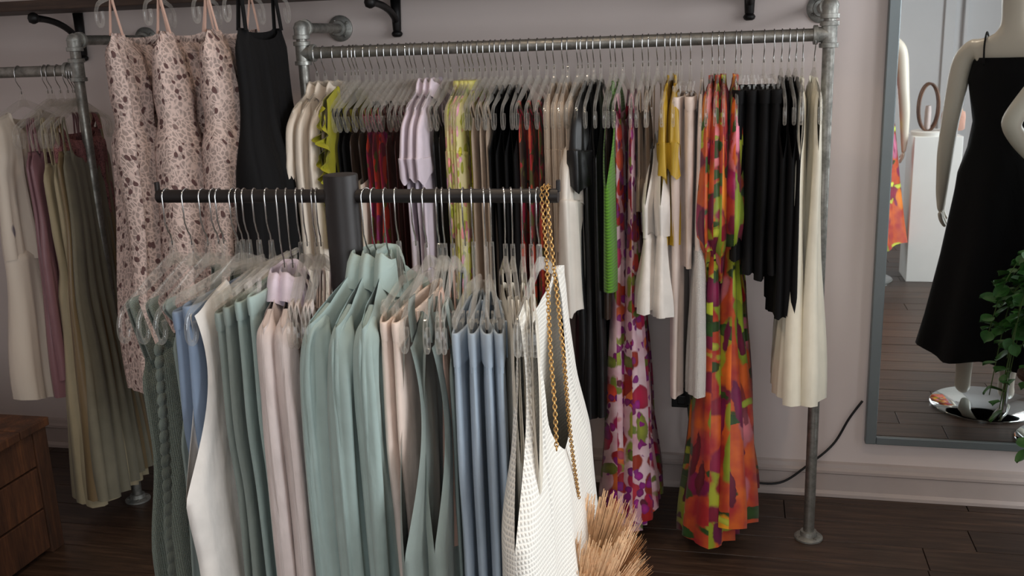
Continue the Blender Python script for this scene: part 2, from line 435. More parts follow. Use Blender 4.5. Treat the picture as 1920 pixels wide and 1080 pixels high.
# ------------------------------------------------------------------ racks
RY, RZ, RR = 3.087, 1.62, .0185        # wall rail
BY, BZ, BR = 1.921, 1.33, .0145        # black stand bar
LY, LZ = 3.0, 1.592                    # rail of the corner rack
def rot_to(d): return Vector((0, 0, 1)).rotation_difference(Vector(d)).to_matrix().to_4x4()
def fitting_tee(parent, name, c, arms, r=.0185):
    m = MB(); c = Vector(c)
    for d, L_ in arms:
        m.lathe([(r*1.22, 0), (r*1.22, L_-.014), (r*1.5, L_-.013), (r*1.5, L_-.001), (r*1.38, L_), (r*.9, L_)], 16, Matrix.Translation(c) @ rot_to(d))
    return m.build(name, M['fitting'], parent, auto=AUTO)
def flange(parent, name, c, d, R_=.046):
    m = MB(); m.lathe([(R_, 0), (R_, .006), (R_*.9, .009), (.028, .012), (.026, .026), (.0185, .027)], 24, Matrix.Translation(Vector(c)) @ rot_to(d))
    o = m.build(name, M['fitting'], parent, auto=AUTO)
    q = rot_to(d)
    for k in range(4):
        a = k*math.pi/2+.6
        b = MB(); b.lathe([(.0055, 0), (.0055, .003), (.003, .0045)], 8, Matrix.Translation(Vector(c)) @ q @ Matrix.Translation((R_*.72*math.cos(a), R_*.72*math.sin(a), .0095)))
        b.build('bolt', M['pipe'], o, auto=AUTO)
    return o
def cyl(parent, name, a, b, r, mat, n=16):
    m = MB(); a, b = Vector(a), Vector(b); m.lathe([(r, 0), (r, (b-a).length)], n, Matrix.Translation(a) @ rot_to((b-a).normalized()))
    return m.build(name, mat, parent, auto=AUTO)
def pipe_rack(label, xa, xb, ry, rz, zt, base, far_end=True):
    t = tag(empty('pipe_clothes_rack', (xa, ry, 0)), label, 'clothes rack', 'galvanized pipe racks')
    o = Vector((xa, ry, 0))
    L_ = lambda x, y, z: Vector((x, y, z)) - o
    cyl(t, 'rail', L_(xa, ry, rz), L_(xb, ry, rz), RR, M['pipe'])
    for x, s in ((xa, 1), (xb, -1)):
        cyl(t, 'pole', L_(x, ry, .012), L_(x, ry, rz), RR*.95, M['pipe'])
        cyl(t, 'riser', L_(x, ry, rz), L_(x, ry, zt), RR*.95, M['pipe'])
        fitting_tee(t, 'tee_joint', L_(x, ry, rz), [((s, 0, 0), .045), ((0, 0, 1), .038), ((0, 0, -1), .038)])
        fitting_tee(t, 'elbow_joint', L_(x, ry, zt), [((0, 1, 0), .04), ((0, 0, -1), .036)])
        m = MB(); m.lathe([(.001, -.024), (.017, -.017), (.024, 0), (.017, .017), (.001, .024)], 16, Matrix.Translation(L_(x, ry, zt))); m.build('elbow_dome', M['fitting'], t)
        cyl(t, 'wall_pipe', L_(x, ry, zt), L_(x, YB-.01, zt), RR*.9, M['pipe'])
        flange(t, 'wall_flange', L_(x, YB-.001, zt), (0, -1, 0))
        flange(t, 'floor_flange', L_(x, ry, 0.0005), (0, 0, 1))
    return t
RXL, RXR = -1.4057, .2517
pipe_rack('galvanized pipe rack along the grey wall with a crowded full rail', RXL, RXR, RY, RZ, 1.7009, 0)
LXR = at(146, 133, LY).x
pipe_rack('galvanized pipe rack in the dark corner beside the lace dresses', -3.22, LXR, LY, LZ, 1.69, 0)

# black two-way stand in front
t = tag(empty('garment_stand', (at(641, 368, BY).x, BY, 0)), 'black metal garment stand with thick round post and one straight bar', 'clothes rack')
px = t.location.x; bxl, bxr = at(297, 368, BY).x, at(1047, 367, BY).x
m = MB(); m.lathe([(.001, .012), (.0365, .012), (.0365, 1.373), (.0355, 1.3755), (.034, 1.376), (.001, 1.376)], 32); m.build('post', M['blackmetal'], t, auto=AUTO)
cyl(t, 'bar', (bxl-px, 0, BZ), (bxr-px, 0, BZ), BR, M['blackmetal'], 20)
for x in (bxl, bxr):
    s = 1 if x > 0 or x == bxr else -1
    m = MB(); m.box((x-px-.004, -.006, BZ+.008), (x-px+.004, .006, BZ+.032)); m.build('stop_pin', M['blackmetal'], t, smooth=False, bevel=.002)
m = MB(); m.lathe([(.001, 0), (.22, 0), (.22, .008), (.215, .012), (.001, .012)], 40); m.build('base_plate', M['blackmetal'], t, auto=AUTO)

# wall shelf on iron brackets above the rails, and a black rod carrying the lace dresses
shelf_z = 1.80
tag(box_obj('wall_shelf', (XL+.02, YB-.30, shelf_z), (.40, YB-.002, shelf_z+.035), wood('shelf_wood', (40, 28, 22), (84, 62, 48), (1.2, 12, 12), .6)), 'dark wooden wall shelf on black iron brackets', 'shelf')
def bracket(label, x, ztip):
    t = tag(empty('shelf_bracket', (x, YB-.002, ztip)), label, 'bracket', 'iron shelf brackets')
    h = shelf_z-ztip
    m = MB(); m.tube([(0, -.012, -.004), (0, -.013, .01), (0, -.013, h*.5), (0, -.012, h-.002)], [.008, .015, .017, .019], 12); m.build('stem', M['iron'], t)
    m = MB(); m.lathe([(.010, 0), (.017, .004), (.020, .012), (.015, .02), (.011, .022)], 14, Matrix.Translation((0, -.015, -.014))); m.build('foot', M['iron'], t)
    P = []
    for i in range(15):
        a = i/14
        P.append((0, -.014-.25*a**1.6, .03+(h-.055)*math.sin(a*math.pi/2)**.9))
    m = MB(); m.tube(P, [.012]*13+[.013, .015], 12); m.build('brace', M['iron'], t)
    m = MB(); m.lathe([(.004, -.02), (.016, -.014), (.02, 0), (.016, .014), (.006, .02)], 14, Matrix.Translation(P[-1])); m.build('knob', M['iron'], t)
for lab, (px_, py_) in (('black curved iron shelf bracket above the corner pipe rack', (155, 108)), ('black iron shelf bracket above the cream and lilac shirts', (744, 62)), ('black iron shelf bracket above the black trousers', (1405, 30))):
    p = at(px_, py_, YB-.02); bracket(lab, p.x, p.z)

# black cable and wall socket
def cable(label, pts, parent=None):
    P = [Vector(p) for p in pts]; out = []
    for i in range(len(P)-1):
        p0, p1, p2, p3 = P[max(i-1, 0)], P[i], P[i+1], P[min(i+2, len(P)-1)]
        for k in range(8):
            u = k/8; out.append(.5*((2*p1)+(p2-p0)*u+(2*p0-5*p1+4*p2-p3)*u*u+(3*p1-p0-3*p2+p3)*u**3))
    out.append(P[-1]); return out
cpt = [at(1290, 760, YB-.012), at(1300, 812, YB-.03), at(1340, 868, YB-.035), at(1400, 900, YB-.035), at(1462, 905, YB-.035), at(1515, 872, YB-.03), at(1562, 833, YB-.012), at(1592, 785, YB-.012), at(1617, 752, YB-.012)]
m = MB(); m.tube(cable('', cpt), .0042, 8)
tag(m.build('power_cable', M['cable']), 'thin black power cable looping along the wall to the mirror', 'cable')
p = at(1278, 735, YB); t = tag(empty('wall_socket', (p.x, YB, p.z)), 'black wall socket low on the wall behind the white openwork dress', 'socket')
m = MB(); m.box((-.036, -.008, -.058), (.036, -.001, .058)); m.build('plate', M['cable'], t, smooth=False, bevel=.003)
m = MB(); m.box((-.014, -.04, -.035), (.016, -.008, .0)); m.build('plug', M['cable'], t, smooth=False, bevel=.004)

# ------------------------------------------------------------------ hangers
def catmull(pts, n=6):
    return [tuple(p) for p in cable('', [Vector(p) for p in pts])] if n == 8 else [tuple(p) for p in cable('', [Vector(p) for p in pts])][::2]
def sweep2(path, hx, hh):
    """flat bar swept along a path in the y-z plane: half thickness hx (x), half height hh"""
    P = [Vector(p) for p in path]; rows = []
    hh = hh if hasattr(hh, '__len__') else [hh]*len(P)
    for i, p in enumerate(P):
        tt = (P[min(i+1, len(P)-1)]-P[max(i-1, 0)]).normalized(); nn = Vector((0, -tt.z, tt.y)); c = .55
        rows.append([tuple(p+Vector((a*hx, 0, 0))+nn*(b*hh[i])) for a, b in ((1, c), (c, 1), (-c, 1), (-1, c), (-1, -c), (-c, -1), (c, -1), (1, -c))])
    return rows
def hanger_meshes():
    near = [(0, -.184, -.196), (0, -.181, -.216), (0, -.188, -.234), (0, -.201, -.238), (0, -.211, -.226), (0, -.212, -.204), (0, -.204, -.184), (0, -.186, -.170), (0, -.12, -.146), (0, -.05, -.119), (0, -.018, -.108)]
    far = [(x, -y, z) for x, y, z in near[::-1]]
    path = catmull(near+[(0, 0, -.105)]+far, 8)
    hh = []
    for p in path:
        a = abs(p[1]); hh.append(.0055 if p[2] < -.176 else (.006+.0065*min(1, max(0, (.19-a)/.1))))
    m = MB(); rows = sweep2(path, .0042, hh); b = m.grid(rows, closed_u=True)
    m.face([b+k for k in range(8)][::-1]); e = b+(len(rows)-1)*8; m.face([e+k for k in range(8)])
    rows = sweep2([(0, 0, -.118), (0, 0, -.1), (0, 0, -.085), (0, 0, -.070), (0, 0, -.066)], .0046, [.030, .017, .010, .008, .005]); b = m.grid(rows, closed_u=True)
    m.face([b+k for k in range(8)][::-1]); e = b+4*8; m.face([e+k for k in range(8)])
    top = m.mesh('hanger_body', M['clear'], auto=AUTO)
    m = MB(); rows = sweep2([(0, y, -.128-.012*(abs(y)/.18)) for y in np.linspace(-.18, .18, 17)], .0042, .0075); b = m.grid(rows, closed_u=True)
    m.face([b+k for k in range(8)][::-1]); e = b+16*8; m.face([e+k for k in range(8)])
    rows = sweep2([(0, 0, -.128), (0, 0, -.1), (0, 0, -.085), (0, 0, -.070), (0, 0, -.066)], .0046, [.026, .014, .010, .008, .005]); b = m.grid(rows, closed_u=True); m.face([b+4*8+k for k in range(8)])
    clipb = m.mesh('hanger_body', M['clear'], auto=AUTO)
    m = MB()
    for s in (-1, 1):
        m.grid([[(s*.0045, -.014, -.02), (s*.0045, .014, -.02)], [(s*.011, -.014, .012), (s*.011, .014, .012)]])
        m.box((s*.006-.003, -.013, -.03), (s*.006+.003, .013, .004))
        m.box((s*.010-.002, -.010, .0), (s*.010+.002, .010, .022))
    clip = m.mesh('clip', M['clear'], smooth=False)
    return top, clipb, clip
HT, HC, HCLIP = hanger_meshes()
def hook_mesh(r, length):
    R_ = r+.0022; P = []
    for k in range(13):
        a = math.radians(-35+k*215/12); P.append((0, R_*math.cos(a)*1.02, R_*math.sin(a)))
    q = length-.075; P += [(0, -R_, -.012), (0, -R_*.98, -.028-q*.8), (0, -R_*.55, -.042-q), (0, -R_*.12, -.052-q), (0, 0, -.062-q), (0, 0, -length)]
    m = MB(); m.tube(P, .0017, 6); return m.mesh('hook', M['chrome'])
HOOKS = {}
def hanger(loc, yaw, label, rail='wall', clips=False, clip_y=.13, group=None, clip_z=-.15, size=1, drop=0):
    t = tag(empty('clear_hanger', loc, yaw), label, 'hanger', group)
    dz = -drop
    key = (rail, round(drop, 3))
    if key not in HOOKS: HOOKS[key] = hook_mesh({'wall': RR, 'stand': BR, 'rod': .012}[rail], .075+drop)
    link('hook', HOOKS[key], t)
    b = link('hanger_body', HC if clips else HT, t); b.scale = (1, size, 1); b.location.z = dz
    if clips:
        k = ((clip_z+.024)+.066-dz)/(-.138+.066)      # the neck reaches down to where the waistband is clipped
        b.scale.z = k; b.location.z = -.066*(1-k)+dz
        for s in (-1, 1):
            c = link('clip', HCLIP, t, (0, s*clip_y, clip_z+.008))
    return t

# ------------------------------------------------------------------ garments
def smooth(e): e = min(1, max(0, e)); return e*e*(3-2*e)
def interp(prof, z): 
    xs = [p[0] for p in prof]; ys = [p[1] for p in prof]
    if z <= xs[0]: return ys[0]
    for i in range(len(xs)-1):
        if z <= xs[i+1]:
            e = (z-xs[i])/(xs[i+1]-xs[i]); e = e*e*(3-2*e); return ys[i]+(ys[i+1]-ys[i])*e
    return ys[-1]
def top_part(name, parent, mat, ys=.19, yn=.075, nd=.09, nb=.02, slope=.36, z0=-.115, ua=.20, wu=.23, L=.6, prof=None, t0=.012, t1=.016,
             arm=.035, gap=.010, nf=4, amp=.006, amp0=.0015, seed=1, dx=0, near=1, far=1, vneck=False, tprof=None, hemw=.0, nu=40, nv=34, face=1, edge=.006, hemslope=0, pinch=True):
    """a garment body: front and back cloth meeting at shoulders and side seams, open at neck, armholes and hem.
    y runs along the hanger (near end negative), z hangs down, x is the thickness"""
    R = random.Random(seed); prof = prof or [(ua, wu), (L, wu)]
    ph = [R.uniform(0, 6.28) for _ in range(10)]
    tp = tprof or [(0, t0*.6), (ua, t0), (L, t1)]
    # columns: dense, with extra ones at the neck edge
    fn = yn/ys
    us = sorted(set([round(u, 4) for u in list(np.linspace(-1, 1, nu)) + ([fn*.998, fn*1.002, -fn*.998, -fn*1.002, fn*.9, -fn*.9] if nd > 0 else [])]))
    vs = [(i/nv)**1.15 for i in range(nv+1)]
    mb = MB()
    for s in (1, -1):
        d = (nd if s == face else nb)
        rows = []; uvs = []
        for v in vs:
            row = []; uvr = []
            for u in us:
                ay = abs(u)*ys
                if ay < yn and d > 0:
                    q = ay/yn; ztop = z0 - d*((1-q) if vneck else math.sqrt(max(0, 1-q*q)))
                else: ztop = z0 - slope*max(0, ay-yn)
                hem = z0-L - hemw*math.sin(3*u*2+ph[0]) - hemslope*u
                z = ztop + (hem-ztop)*v; zz = z0-z
                e = zz/ua
                if zz < ua: a = ys+(wu-ys)*smooth(e) - arm*math.sin(math.pi*min(1, max(0, e)))
                else: a = interp(prof, zz)
                a *= near if u < 0 else far
                edgew = 1-abs(u)**8
                y = u*a + edge*(abs(u)**3)*math.sin(9*zz+ph[1]+(2 if u > 0 else 0))*smooth(zz/L*1.5)
                t = interp(tp, zz)
                k = math.sqrt(max(0, 1-abs(u)**3.2))
                rise = smooth(zz/.07) if ay >= yn or d == 0 else max(.55, smooth(zz/.07))
                if not pinch: rise = 1
                x = s*t*k*rise
                if zz < ua: x += s*gap*math.sin(math.pi*min(1, max(0, e)))*abs(u)**4
                A = amp0 + amp*smooth(zz/L*1.1)
                q1 = nf*math.pi*u + ph[2+(s > 0)] + .9*math.sin(2.2*zz+ph[4]); fx = math.sin(q1+.55*math.sin(q1)) + .5*(1-2*abs(math.sin(.5*(2.6*nf*math.pi*u+ph[5+(s > 0)]+2.3*zz)))) + .3*math.sin(6.1*zz+3*u+ph[7])
                x += A*fx*(k**.6)*min(1, zz/.06+ .15)
                x += dx*smooth(zz/L)*(zz/L)
                row.append((x, y, z)); uvr.append((u*a + (s > 0)*.9 + R.random()*0, z))
            rows.append(row); uvs.append(uvr)
        P = np.array(rows); U = np.array(uvs)
        # arclength in u so that prints stay even over flared cloth
        seg = np.linalg.norm(np.diff(P[:, :, :2], axis=1), axis=2); cum = np.concatenate([np.zeros((len(P), 1)), np.cumsum(seg, 1)], 1)
        U[:, :, 0] = cum - cum[:, [len(us)//2]] + (s > 0)*.93 + (seed*.377) % 3
        U[:, :, 1] += (seed*.211) % 3
        P2 = P if s > 0 else P[:, ::-1]; U2 = U if s > 0 else U[:, ::-1]
        mb.grid(P2, uv=U2)
    return mb.build(name, mat, parent, weld=.0006)
def sleeve_part(name, parent, mat, side=-1, ys=.19, z=-.16, L=.58, r0=(.018, .062), r1=(.016, .05), out=.035, seed=1, x=0, nfold=3, amp=.14, fwd=0, n=32, m=34, sl=.42):
    """sleeve: its cap follows the shoulder line, then it hangs down with folds; O is the outer edge, I the inner one (y, z)"""
    R = random.Random(seed); ph = [R.uniform(0, 6.28) for _ in range(8)]
    w0, w1 = 2*r0[1], 2*r1[1]
    O = [(ys-.055, z+.055*sl-.001), (ys-.02, z+.02*sl-.001), (ys+.008, z-.012), (ys+out*.7, z-.055), (ys+out, z-.14), (ys+out*1.1, z-.32*max(L, .45)), (ys+out*1.05, z-.62*L if L > .4 else z-.8*L), (ys+out, z-L)]
    I = [(ys-.06, z+.055*sl-.006), (ys-.05, z-.02), (ys-.055, z-.06), (ys+out*.7-w0*.8, z-.11), (ys+out-w0, z-.19), (ys+out*1.1-w0*.9-w1*.1, z-.34*max(L, .45)), (ys+out*1.05-(w0+w1)*.5, z-.64*L if L > .4 else z-.85*L), (ys+out-w1, z-L-.004 if L > .4 else z-L+.045)]
    def res(P_):
        c = cable('', [Vector((0, a, b)) for a, b in P_]); f = [i*(len(c)-1)/m for i in range(m+1)]
        return [c[int(q)].lerp(c[min(int(q)+1, len(c)-1)], q-int(q)) for q in f]
    Oc, Ic = res(O), res(I); rows = []; uvs = []
    for i in range(m+1):
        e = i/m; o_, i_ = Oc[i], Ic[i]; c = (o_+i_)/2; h = (o_-i_)/2
        rx = (r0[0]+(r1[0]-r0[0])*e)*(.30+.70*smooth(i/(m*(.26 if L > .4 else .6))))
        row = []; uvr = []; F_ = smooth(e*2.2)
        for k in range(n):
            a = 2*math.pi*k/n; ca, sa = math.cos(a), math.sin(a)
            q = nfold*a+ph[0]+2.2*e+.8*math.sin(3*e+ph[4])
            f = amp*F_*(math.sin(q+.5*math.sin(q)) + .7*(1-2*abs(math.sin(.5*((nfold*2+1)*a+ph[1]-4*e)))) + .35*math.sin(11*e+2*a+ph[2]))
            f += amp*.35*math.sin(5*a+9*e+ph[5])*smooth(e*6)
            yy = c.y+h.y*ca*(1+f*.25); zz = c.z+h.z*ca + (.010*math.sin(2*a+ph[6])+.006*math.sin(5*a+ph[7]))*smooth(e*3-2)
            row.append((x+fwd*e+rx*math.copysign(abs(sa)**.8, sa)*(1+f)+rx*.25*f*ca, side*yy, zz))
            uvr.append((a*(abs(h.y)+rx)*.7+seed*.3, zz))
        rows.append(row); uvs.append(uvr)
    mb = MB(); b = mb.grid(rows, closed_u=True, uv=np.array(uvs)); mb.face([b+k for k in range(n)])
    return mb.build(name, mat, parent)
def collar_part(parent, mat, z0=-.115, yn=.075, rx=.016, h=.026, fall=.045, face=1, seed=1, open_a=.35, lf=1.8):
    R = random.Random(seed); mb = MB(); rows = [[] for _ in range(6)]; n = 28
    for k in range(n+1):
        a = open_a+(2*math.pi-2*open_a)*k/n           # 0 = front
        c, s = math.cos(a), math.sin(a)
        pt = max(0, 1-min(a-open_a, 2*math.pi-open_a-a)/.7)
        sag = -.02*max(0, c)
        for i, (rr, z) in enumerate(((1, -.014), (1, h*.6), (1.05, h), (1.18, h*.97), (1.5+.1*pt, h*.4), (lf+.3*pt, h-fall-.016*pt))):
            rows[i].append((face*c*rx*(1+(rr-1)*.45), s*yn*rr, z0+z+sag-.002*math.sin(5*a+seed)))
    mb.grid(rows); return mb.build('collar', mat, parent)
def ring_band(parent, name, mat, w, t, z, h=.04, thick=.004, seed=0, wob=.003, sag=.0):
    R = random.Random(seed); n = 40; rows = []; ph = R.uniform(0, 6)
    for (dz, off) in ((-h, 0), (-h*.5, .0015), (-.004, .001), (0, -thick*.5), (-.006, -thick), (-h, -thick)):
        row = []
        for k in range(n):
            a = 2*math.pi*k/n; c, s = math.cos(a), math.sin(a)
            x = (t+off)*math.copysign(abs(s)**.7, s)+wob*math.sin(3*a+ph)*abs(s)
            row.append((x, (w+off)*math.copysign(abs(c)**.6, c), z+dz-sag*abs(s)))
        rows.append(row)
    mb = MB(); mb.grid(rows, closed_u=True); return mb.build(name, mat, parent)
def strap_part(parent, mat, pts, w=.006, name='strap', thick=.0015):
    P = cable('', [Vector(p) for p in pts]); rows = []
    for i, p in enumerate(P):
        rows.append([tuple(p+Vector((a*thick, b*w*.5, 0))) for a, b in ((1, 1), (-1, 1), (-1, -1), (1, -1))])
    mb = MB(); b = mb.grid(rows, closed_u=True); return mb.build(name, mat, parent, smooth=False)
def trousers(parent, mat, w=.17, t=.014, L=.95, z=-.165, seed=1, denim_like=False, band=None, hemw=None, dx=0, nf=3, amp=.004, bandh=.04, legt=None):
    ring_band(parent, 'waistband', band or mat, w, t, z, bandh, seed=seed)
    hw = hemw or w*.86
    top_part('legs', parent, mat, ys=w*1.005, yn=.02, nd=0, nb=0, slope=0, z0=z-bandh+.003, ua=.03, wu=w*1.02, L=L, prof=[(.03, w*1.02), (.22, w*1.08), (.4, w*.98), (L, hw)],
             tprof=[(0, (legt or t)+.001), (.1, (legt or t)*1.12), (L, (legt or t)*.9)], arm=0, gap=0, nf=nf, amp=amp, seed=seed, dx=dx, pinch=False)
    if denim_like:
        for yy in (-.93, -.45, .45, .93):
            m = MB()
            for s in (-1,):
                yb = yy*w; xo = t*(math.sqrt(max(0, 1-abs(yy)**2.4)))+.004
                if abs(yy) > .9: m.box((-.005, yb-.010 if yb < 0 else yb+.004, z-bandh-.012), (.005, yb-.004 if yb < 0 else yb+.010, z-.004))
                else: m.box((xo-.001, yb-.005, z-bandh-.01), (xo+.003, yb+.005, z-.003))
            m.build('belt_loop', mat, parent, smooth=False, bevel=.001)
        m = MB(); m.lathe([(.001, 0), (.008, 0), (.008, .002), (.001, .004)], 12, Matrix.Translation((t+.001, 0, z-bandh*.5)) @ rot_to((1, 0, 0))); m.build('button', M['clipmetal'], parent)
HANG = {'wall': (RY, RZ+.0), 'stand': (BY, BZ), 'corner': (LY, LZ)}
def solve_yaw(loc, near_px, dz, reach=.2):
    best = 0
    lo, hi = -.6, .6
    for _ in range(40):
        mid = (lo+hi)/2
        p = Vector(loc)+Vector((reach*math.sin(mid), -reach*math.cos(mid), dz))
        if pix(p)[0] < near_px: lo = mid
        else: hi = mid
    return max(-.3, min(.3, (lo+hi)/2))
def garment(name, label, cat, hook_px, rail='wall', near_px=None, yaw=None, group=None, clips=False, clip_y=.13, hang=True, hlabel=None, dz=-.25, seed=None, hpy=None, size=1, clip_z=-.15, hdrop=0):
    y, z = HANG[rail]
    py = hpy if hpy else (368 if rail == 'stand' else 85)
    x = at(hook_px, py, y).x
    loc = (x, y, z)
    if near_px is not None: yaw = solve_yaw(loc, near_px, dz)
    if yaw is None: yaw = random.Random(int(hook_px*7)).uniform(-.05, .05)
    t = tag(empty(name, loc, yaw), label, cat, group)
    if hang:
        hl = hlabel or ('clear hanger under ' + label)
        w = hl.split()
        hanger(loc, yaw, ' '.join(w[:16]), 'stand' if rail == 'stand' else 'wall', clips, clip_y, 'clear hangers on the ' + {'wall': 'pipe rail', 'stand': 'black stand bar', 'corner': 'corner rail'}[rail], size=size, clip_z=clip_z, drop=hdrop)
    return t

# cloths
M['cream'] = satin('cream_satin', (232, 220, 206)); M['cream'].node_tree.nodes['Principled BSDF'].inputs['Roughness'].default_value = .55
M['chartreuse'] = fabric('chartreuse_gauze', (158, 152, 30), .6)
M['lilac'] = fabric('lilac_poplin', (222, 208, 220), .7, crease=.15)
M['black'] = fabric('black_crepe', (10, 9, 11), .8, sheen=.0)
M['blacksatin'] = satin('black_satin', (9, 8, 10))
M['brown'] = satin('dark_brown_satin', (52, 36, 26))
M['maroon'] = satin('maroon_satin', (70, 30, 28))
M['magenta'] = printed('magenta_red_print', None, [(150, 20, 60), (120, 10, 80), (190, 50, 30), (110, 15, 45), (90, 90, 30)], 26)
M['pastel'] = leafprint('pastel_lime_floral', [(190, 186, 80), (214, 200, 150)], [(26, 20, 1, .9, .36, (176, 178, 44), .25), (20, -30, .8, 1, .34, (232, 150, 140), .45), (24, 60, .9, .8, .3, (224, 160, 186), .5), (30, 10, 1, .5, .25, (140, 140, 40), .6)])
M['taupe'] = fabric('taupe_lace', (176, 156, 138), .8)
M['redprint'] = printed('red_olive_print', None, [(170, 30, 40), (90, 85, 40), (150, 20, 60), (60, 40, 30), (190, 70, 40)], 34)
M['beige'] = knit('beige_rib_knit', (226, 203, 180), 300, 'rib')
M['white_satin'] = satin('white_satin', (232, 224, 214))
M['green'] = knit('green_knit', (92, 146, 38), 130, 'band')
M['poppy'] = leafprint('magenta_poppy_print', [(190, 140, 152), (210, 182, 188)], [(15, 35, 1, .45, .36, (140, 148, 50), .35), (11.5, 0, 1, 1, .48, (160, 12, 44), .2), (11.5, 0, 1, 1, .15, (84, 8, 28), .36), (12.5, 0, 1, 1, .40, (196, 70, 40), .6), (30, 0, 1, 1, .44, (132, 20, 112), .5), (17, -40, .5, 1, .30, (110, 122, 40), .55)])
M['taupe_sheer'] = fabric('taupe_sheer', (150, 128, 108), .7)
M['white_cotton'] = fabric('white_cotton', (232, 224, 216), .85, crease=.4)
M['mustard'] = satin('mustard_satin', (186, 150, 42))
M['oatmeal'] = fabric('blush_white_jersey', (226, 208, 198), .8)
M['openwork'] = knit('white_openwork_knit', (234, 228, 222), 420, 'mesh')
M['tropic'] = leafprint('tropical_print', [(160, 30, 34), (204, 92, 28)], [(10, 35, 1, .38, .44, (164, 176, 40), .32), (9, -40, .4, 1, .42, (140, 10, 56), .42), (10, 15, .9, .5, .34, (220, 122, 140), .52), (17, 60, .28, 1, .38, (46, 78, 26), .5), (19, -25, 1, .28, .36, (112, 8, 54), .55), (11, -10, .8, .4, .34, (230, 128, 30), .6), (22, 30, .24, 1, .28, (186, 192, 62), .55)], .5)
M['ivory'] = satin('ivory_satin', (240, 233, 214)); M['ivory'].node_tree.nodes['Principled BSDF'].inputs['Roughness'].default_value = .45
M['sage'] = linen('sage_linen', (160, 178, 174))
M['sage_dark'] = linen('deep_sage_linen', (140, 151, 146))
M['sage_crochet'] = knit('sage_crochet', (126, 136, 126), 380, 'mesh')
M['blush'] = linen('blush_linen', (212, 198, 194))
M['lilac_lining'] = fabric('lilac_lining', (216, 204, 220), .6)
M['pink_linen'] = linen('pale_pink_linen', (232, 212, 200))
M['jean'] = denim('pale_blue_denim', (172, 188, 204))
M['jean2'] = denim('faded_blue_denim', (118, 138, 166))
M['white_linen'] = linen('white_linen', (232, 226, 220))
M['waffle'] = knit('white_waffle_knit', (240, 235, 226), 270, 'waffle')
M['creamrib'] = knit('cream_rib', (244, 234, 216), 420, 'rib')
M['pinklace'] = lace('pink_lace', (192, 170, 162), (104, 76, 74), 46)
M['pinkstrap'] = satin('pink_strap', (214, 176, 160))
M['embroid'] = printed('cream_embroidered', None, [(226, 212, 196)]*6, 6, dots=[(1.0, (120, 110, 120), .07), (.8, (150, 160, 130), .06)])
M['mauve'] = satin('mauve_satin', (142, 102, 108))
M['mauvelace'] = lace('mauve_lace', (140, 92, 92), (96, 60, 62), 90)
M['olive'] = satin('olive_beige_chiffon', (176, 162, 132)); M['olive'].node_tree.nodes['Principled BSDF'].inputs['Roughness'].default_value = .7
M['olive2'] = satin('khaki_chiffon', (132, 112, 82))
M['greysage'] = fabric('grey_sage_chiffon', (132, 126, 108), .75)
M['btn'] = plain('shell_button', (226, 218, 206), .3)

def shirt(t, mat, seed, L=.62, sl=.56, face=1, ys=.195, t0=.016, r0=(.02, .06), r1=(.018, .052), collar=True, dx=0, out=.03, lapel=None, yn=.07, cuff=True, placket=True, near=1, nv=34, fold=3, amp=.14, crx=.012, ch=.024, sh=.46):
    top_part('body', t, mat, ys=ys, yn=yn, nd=.05, nb=.012, slope=sh, ua=.22, wu=.235, L=L, prof=[(.22, .235), (L*.7, .225), (L, .235)], t0=t0, t1=t0*1.1, arm=.0, gap=0, nf=4, amp=.007, seed=seed, face=face, dx=dx, near=near, hemw=.01)
    if collar: collar_part(t, mat, face=face, yn=yn*.8, rx=crx, h=ch, fall=ch*1.9, seed=seed)
    for s in (-1, 1):
        zz = -.115-sh*(ys-yn)
        sv = sleeve_part('sleeve', t, mat, s, ys, zz, sl, r0, r1, out, seed+s+5, fwd=dx*.6, nfold=fold, amp=amp, sl=sh)
        if cuff:
            m = MB(); n = 20; rows = []
            for dz, k in ((0.035, 1.02), (.03, 1.08), (-.03, 1.1), (-.035, 1.04)):
                rows.append([(dx*.6+r1[0]*k*math.cos(2*math.pi*q/n), s*(ys+out-r1[1])+r1[1]*k*math.sin(2*math.pi*q/n), zz-sl+dz) for q in range(n)])
            m.grid(rows, closed_u=True); m.build('cuff', mat, sv)
    if placket:
        m = MB(); rows = []
        for i in range(16):
            z = -.175-(L-.08)*i/15; xx = face*(t0*1.05+.004)
            rows.append([(xx, -.016, z), (xx+face*.002, -.013, z), (xx+face*.002, .013, z), (xx, .016, z)])
        m.grid(rows); p = m.build('placket', mat, t)
        for i in range(5):
            b = MB(); b.lathe([(.001, 0), (.0055, 0), (.0055, .002), (.001, .0025)], 10, Matrix.Translation((face*(t0*1.05+.006), 0, -.2-i*.085)) @ rot_to((face, 0, 0))); b.build('button', M['btn'], p)
def strap_dress(t, mat, seed, L=.9, top=-.27, w=.17, hem=.2, t0=.014, t1=.02, nf=5, amp=.006, strap=None, wst=None, dx=0, sy=.12, tprof=None, name='body', waist=None, sw=.008, gather=True, hemw=.008, ztop=-.148, nv=34, near=1, amp0=.0015):
    prof = [(.05, w*1.03), (.2, w), (L*.45, (w+hem)/2), (L, hem)] if not waist else [(.05, w*1.03), (waist[0]*.6, w), (waist[0], waist[1]), (waist[0]+.1, waist[1]*1.12), (L, hem)]
    top_part(name, t, mat, ys=w*.9, yn=w*.62, nd=.035, nb=.012, slope=-.03, z0=top, ua=.05, wu=w*1.03, L=L, prof=prof, t0=t0, t1=t1, arm=0, gap=0, nf=nf, amp=amp, seed=seed, dx=dx, tprof=tprof, hemw=hemw, nv=nv, near=near, amp0=amp0)
    for s in (-1, 1):
        for f in (-1, 1):
            strap_part(t, strap or mat, [(0, s*sy, ztop), (f*.004, s*(sy+.01), ztop-.02), (f*t0*.6, s*w*.74, top-.006)], sw)
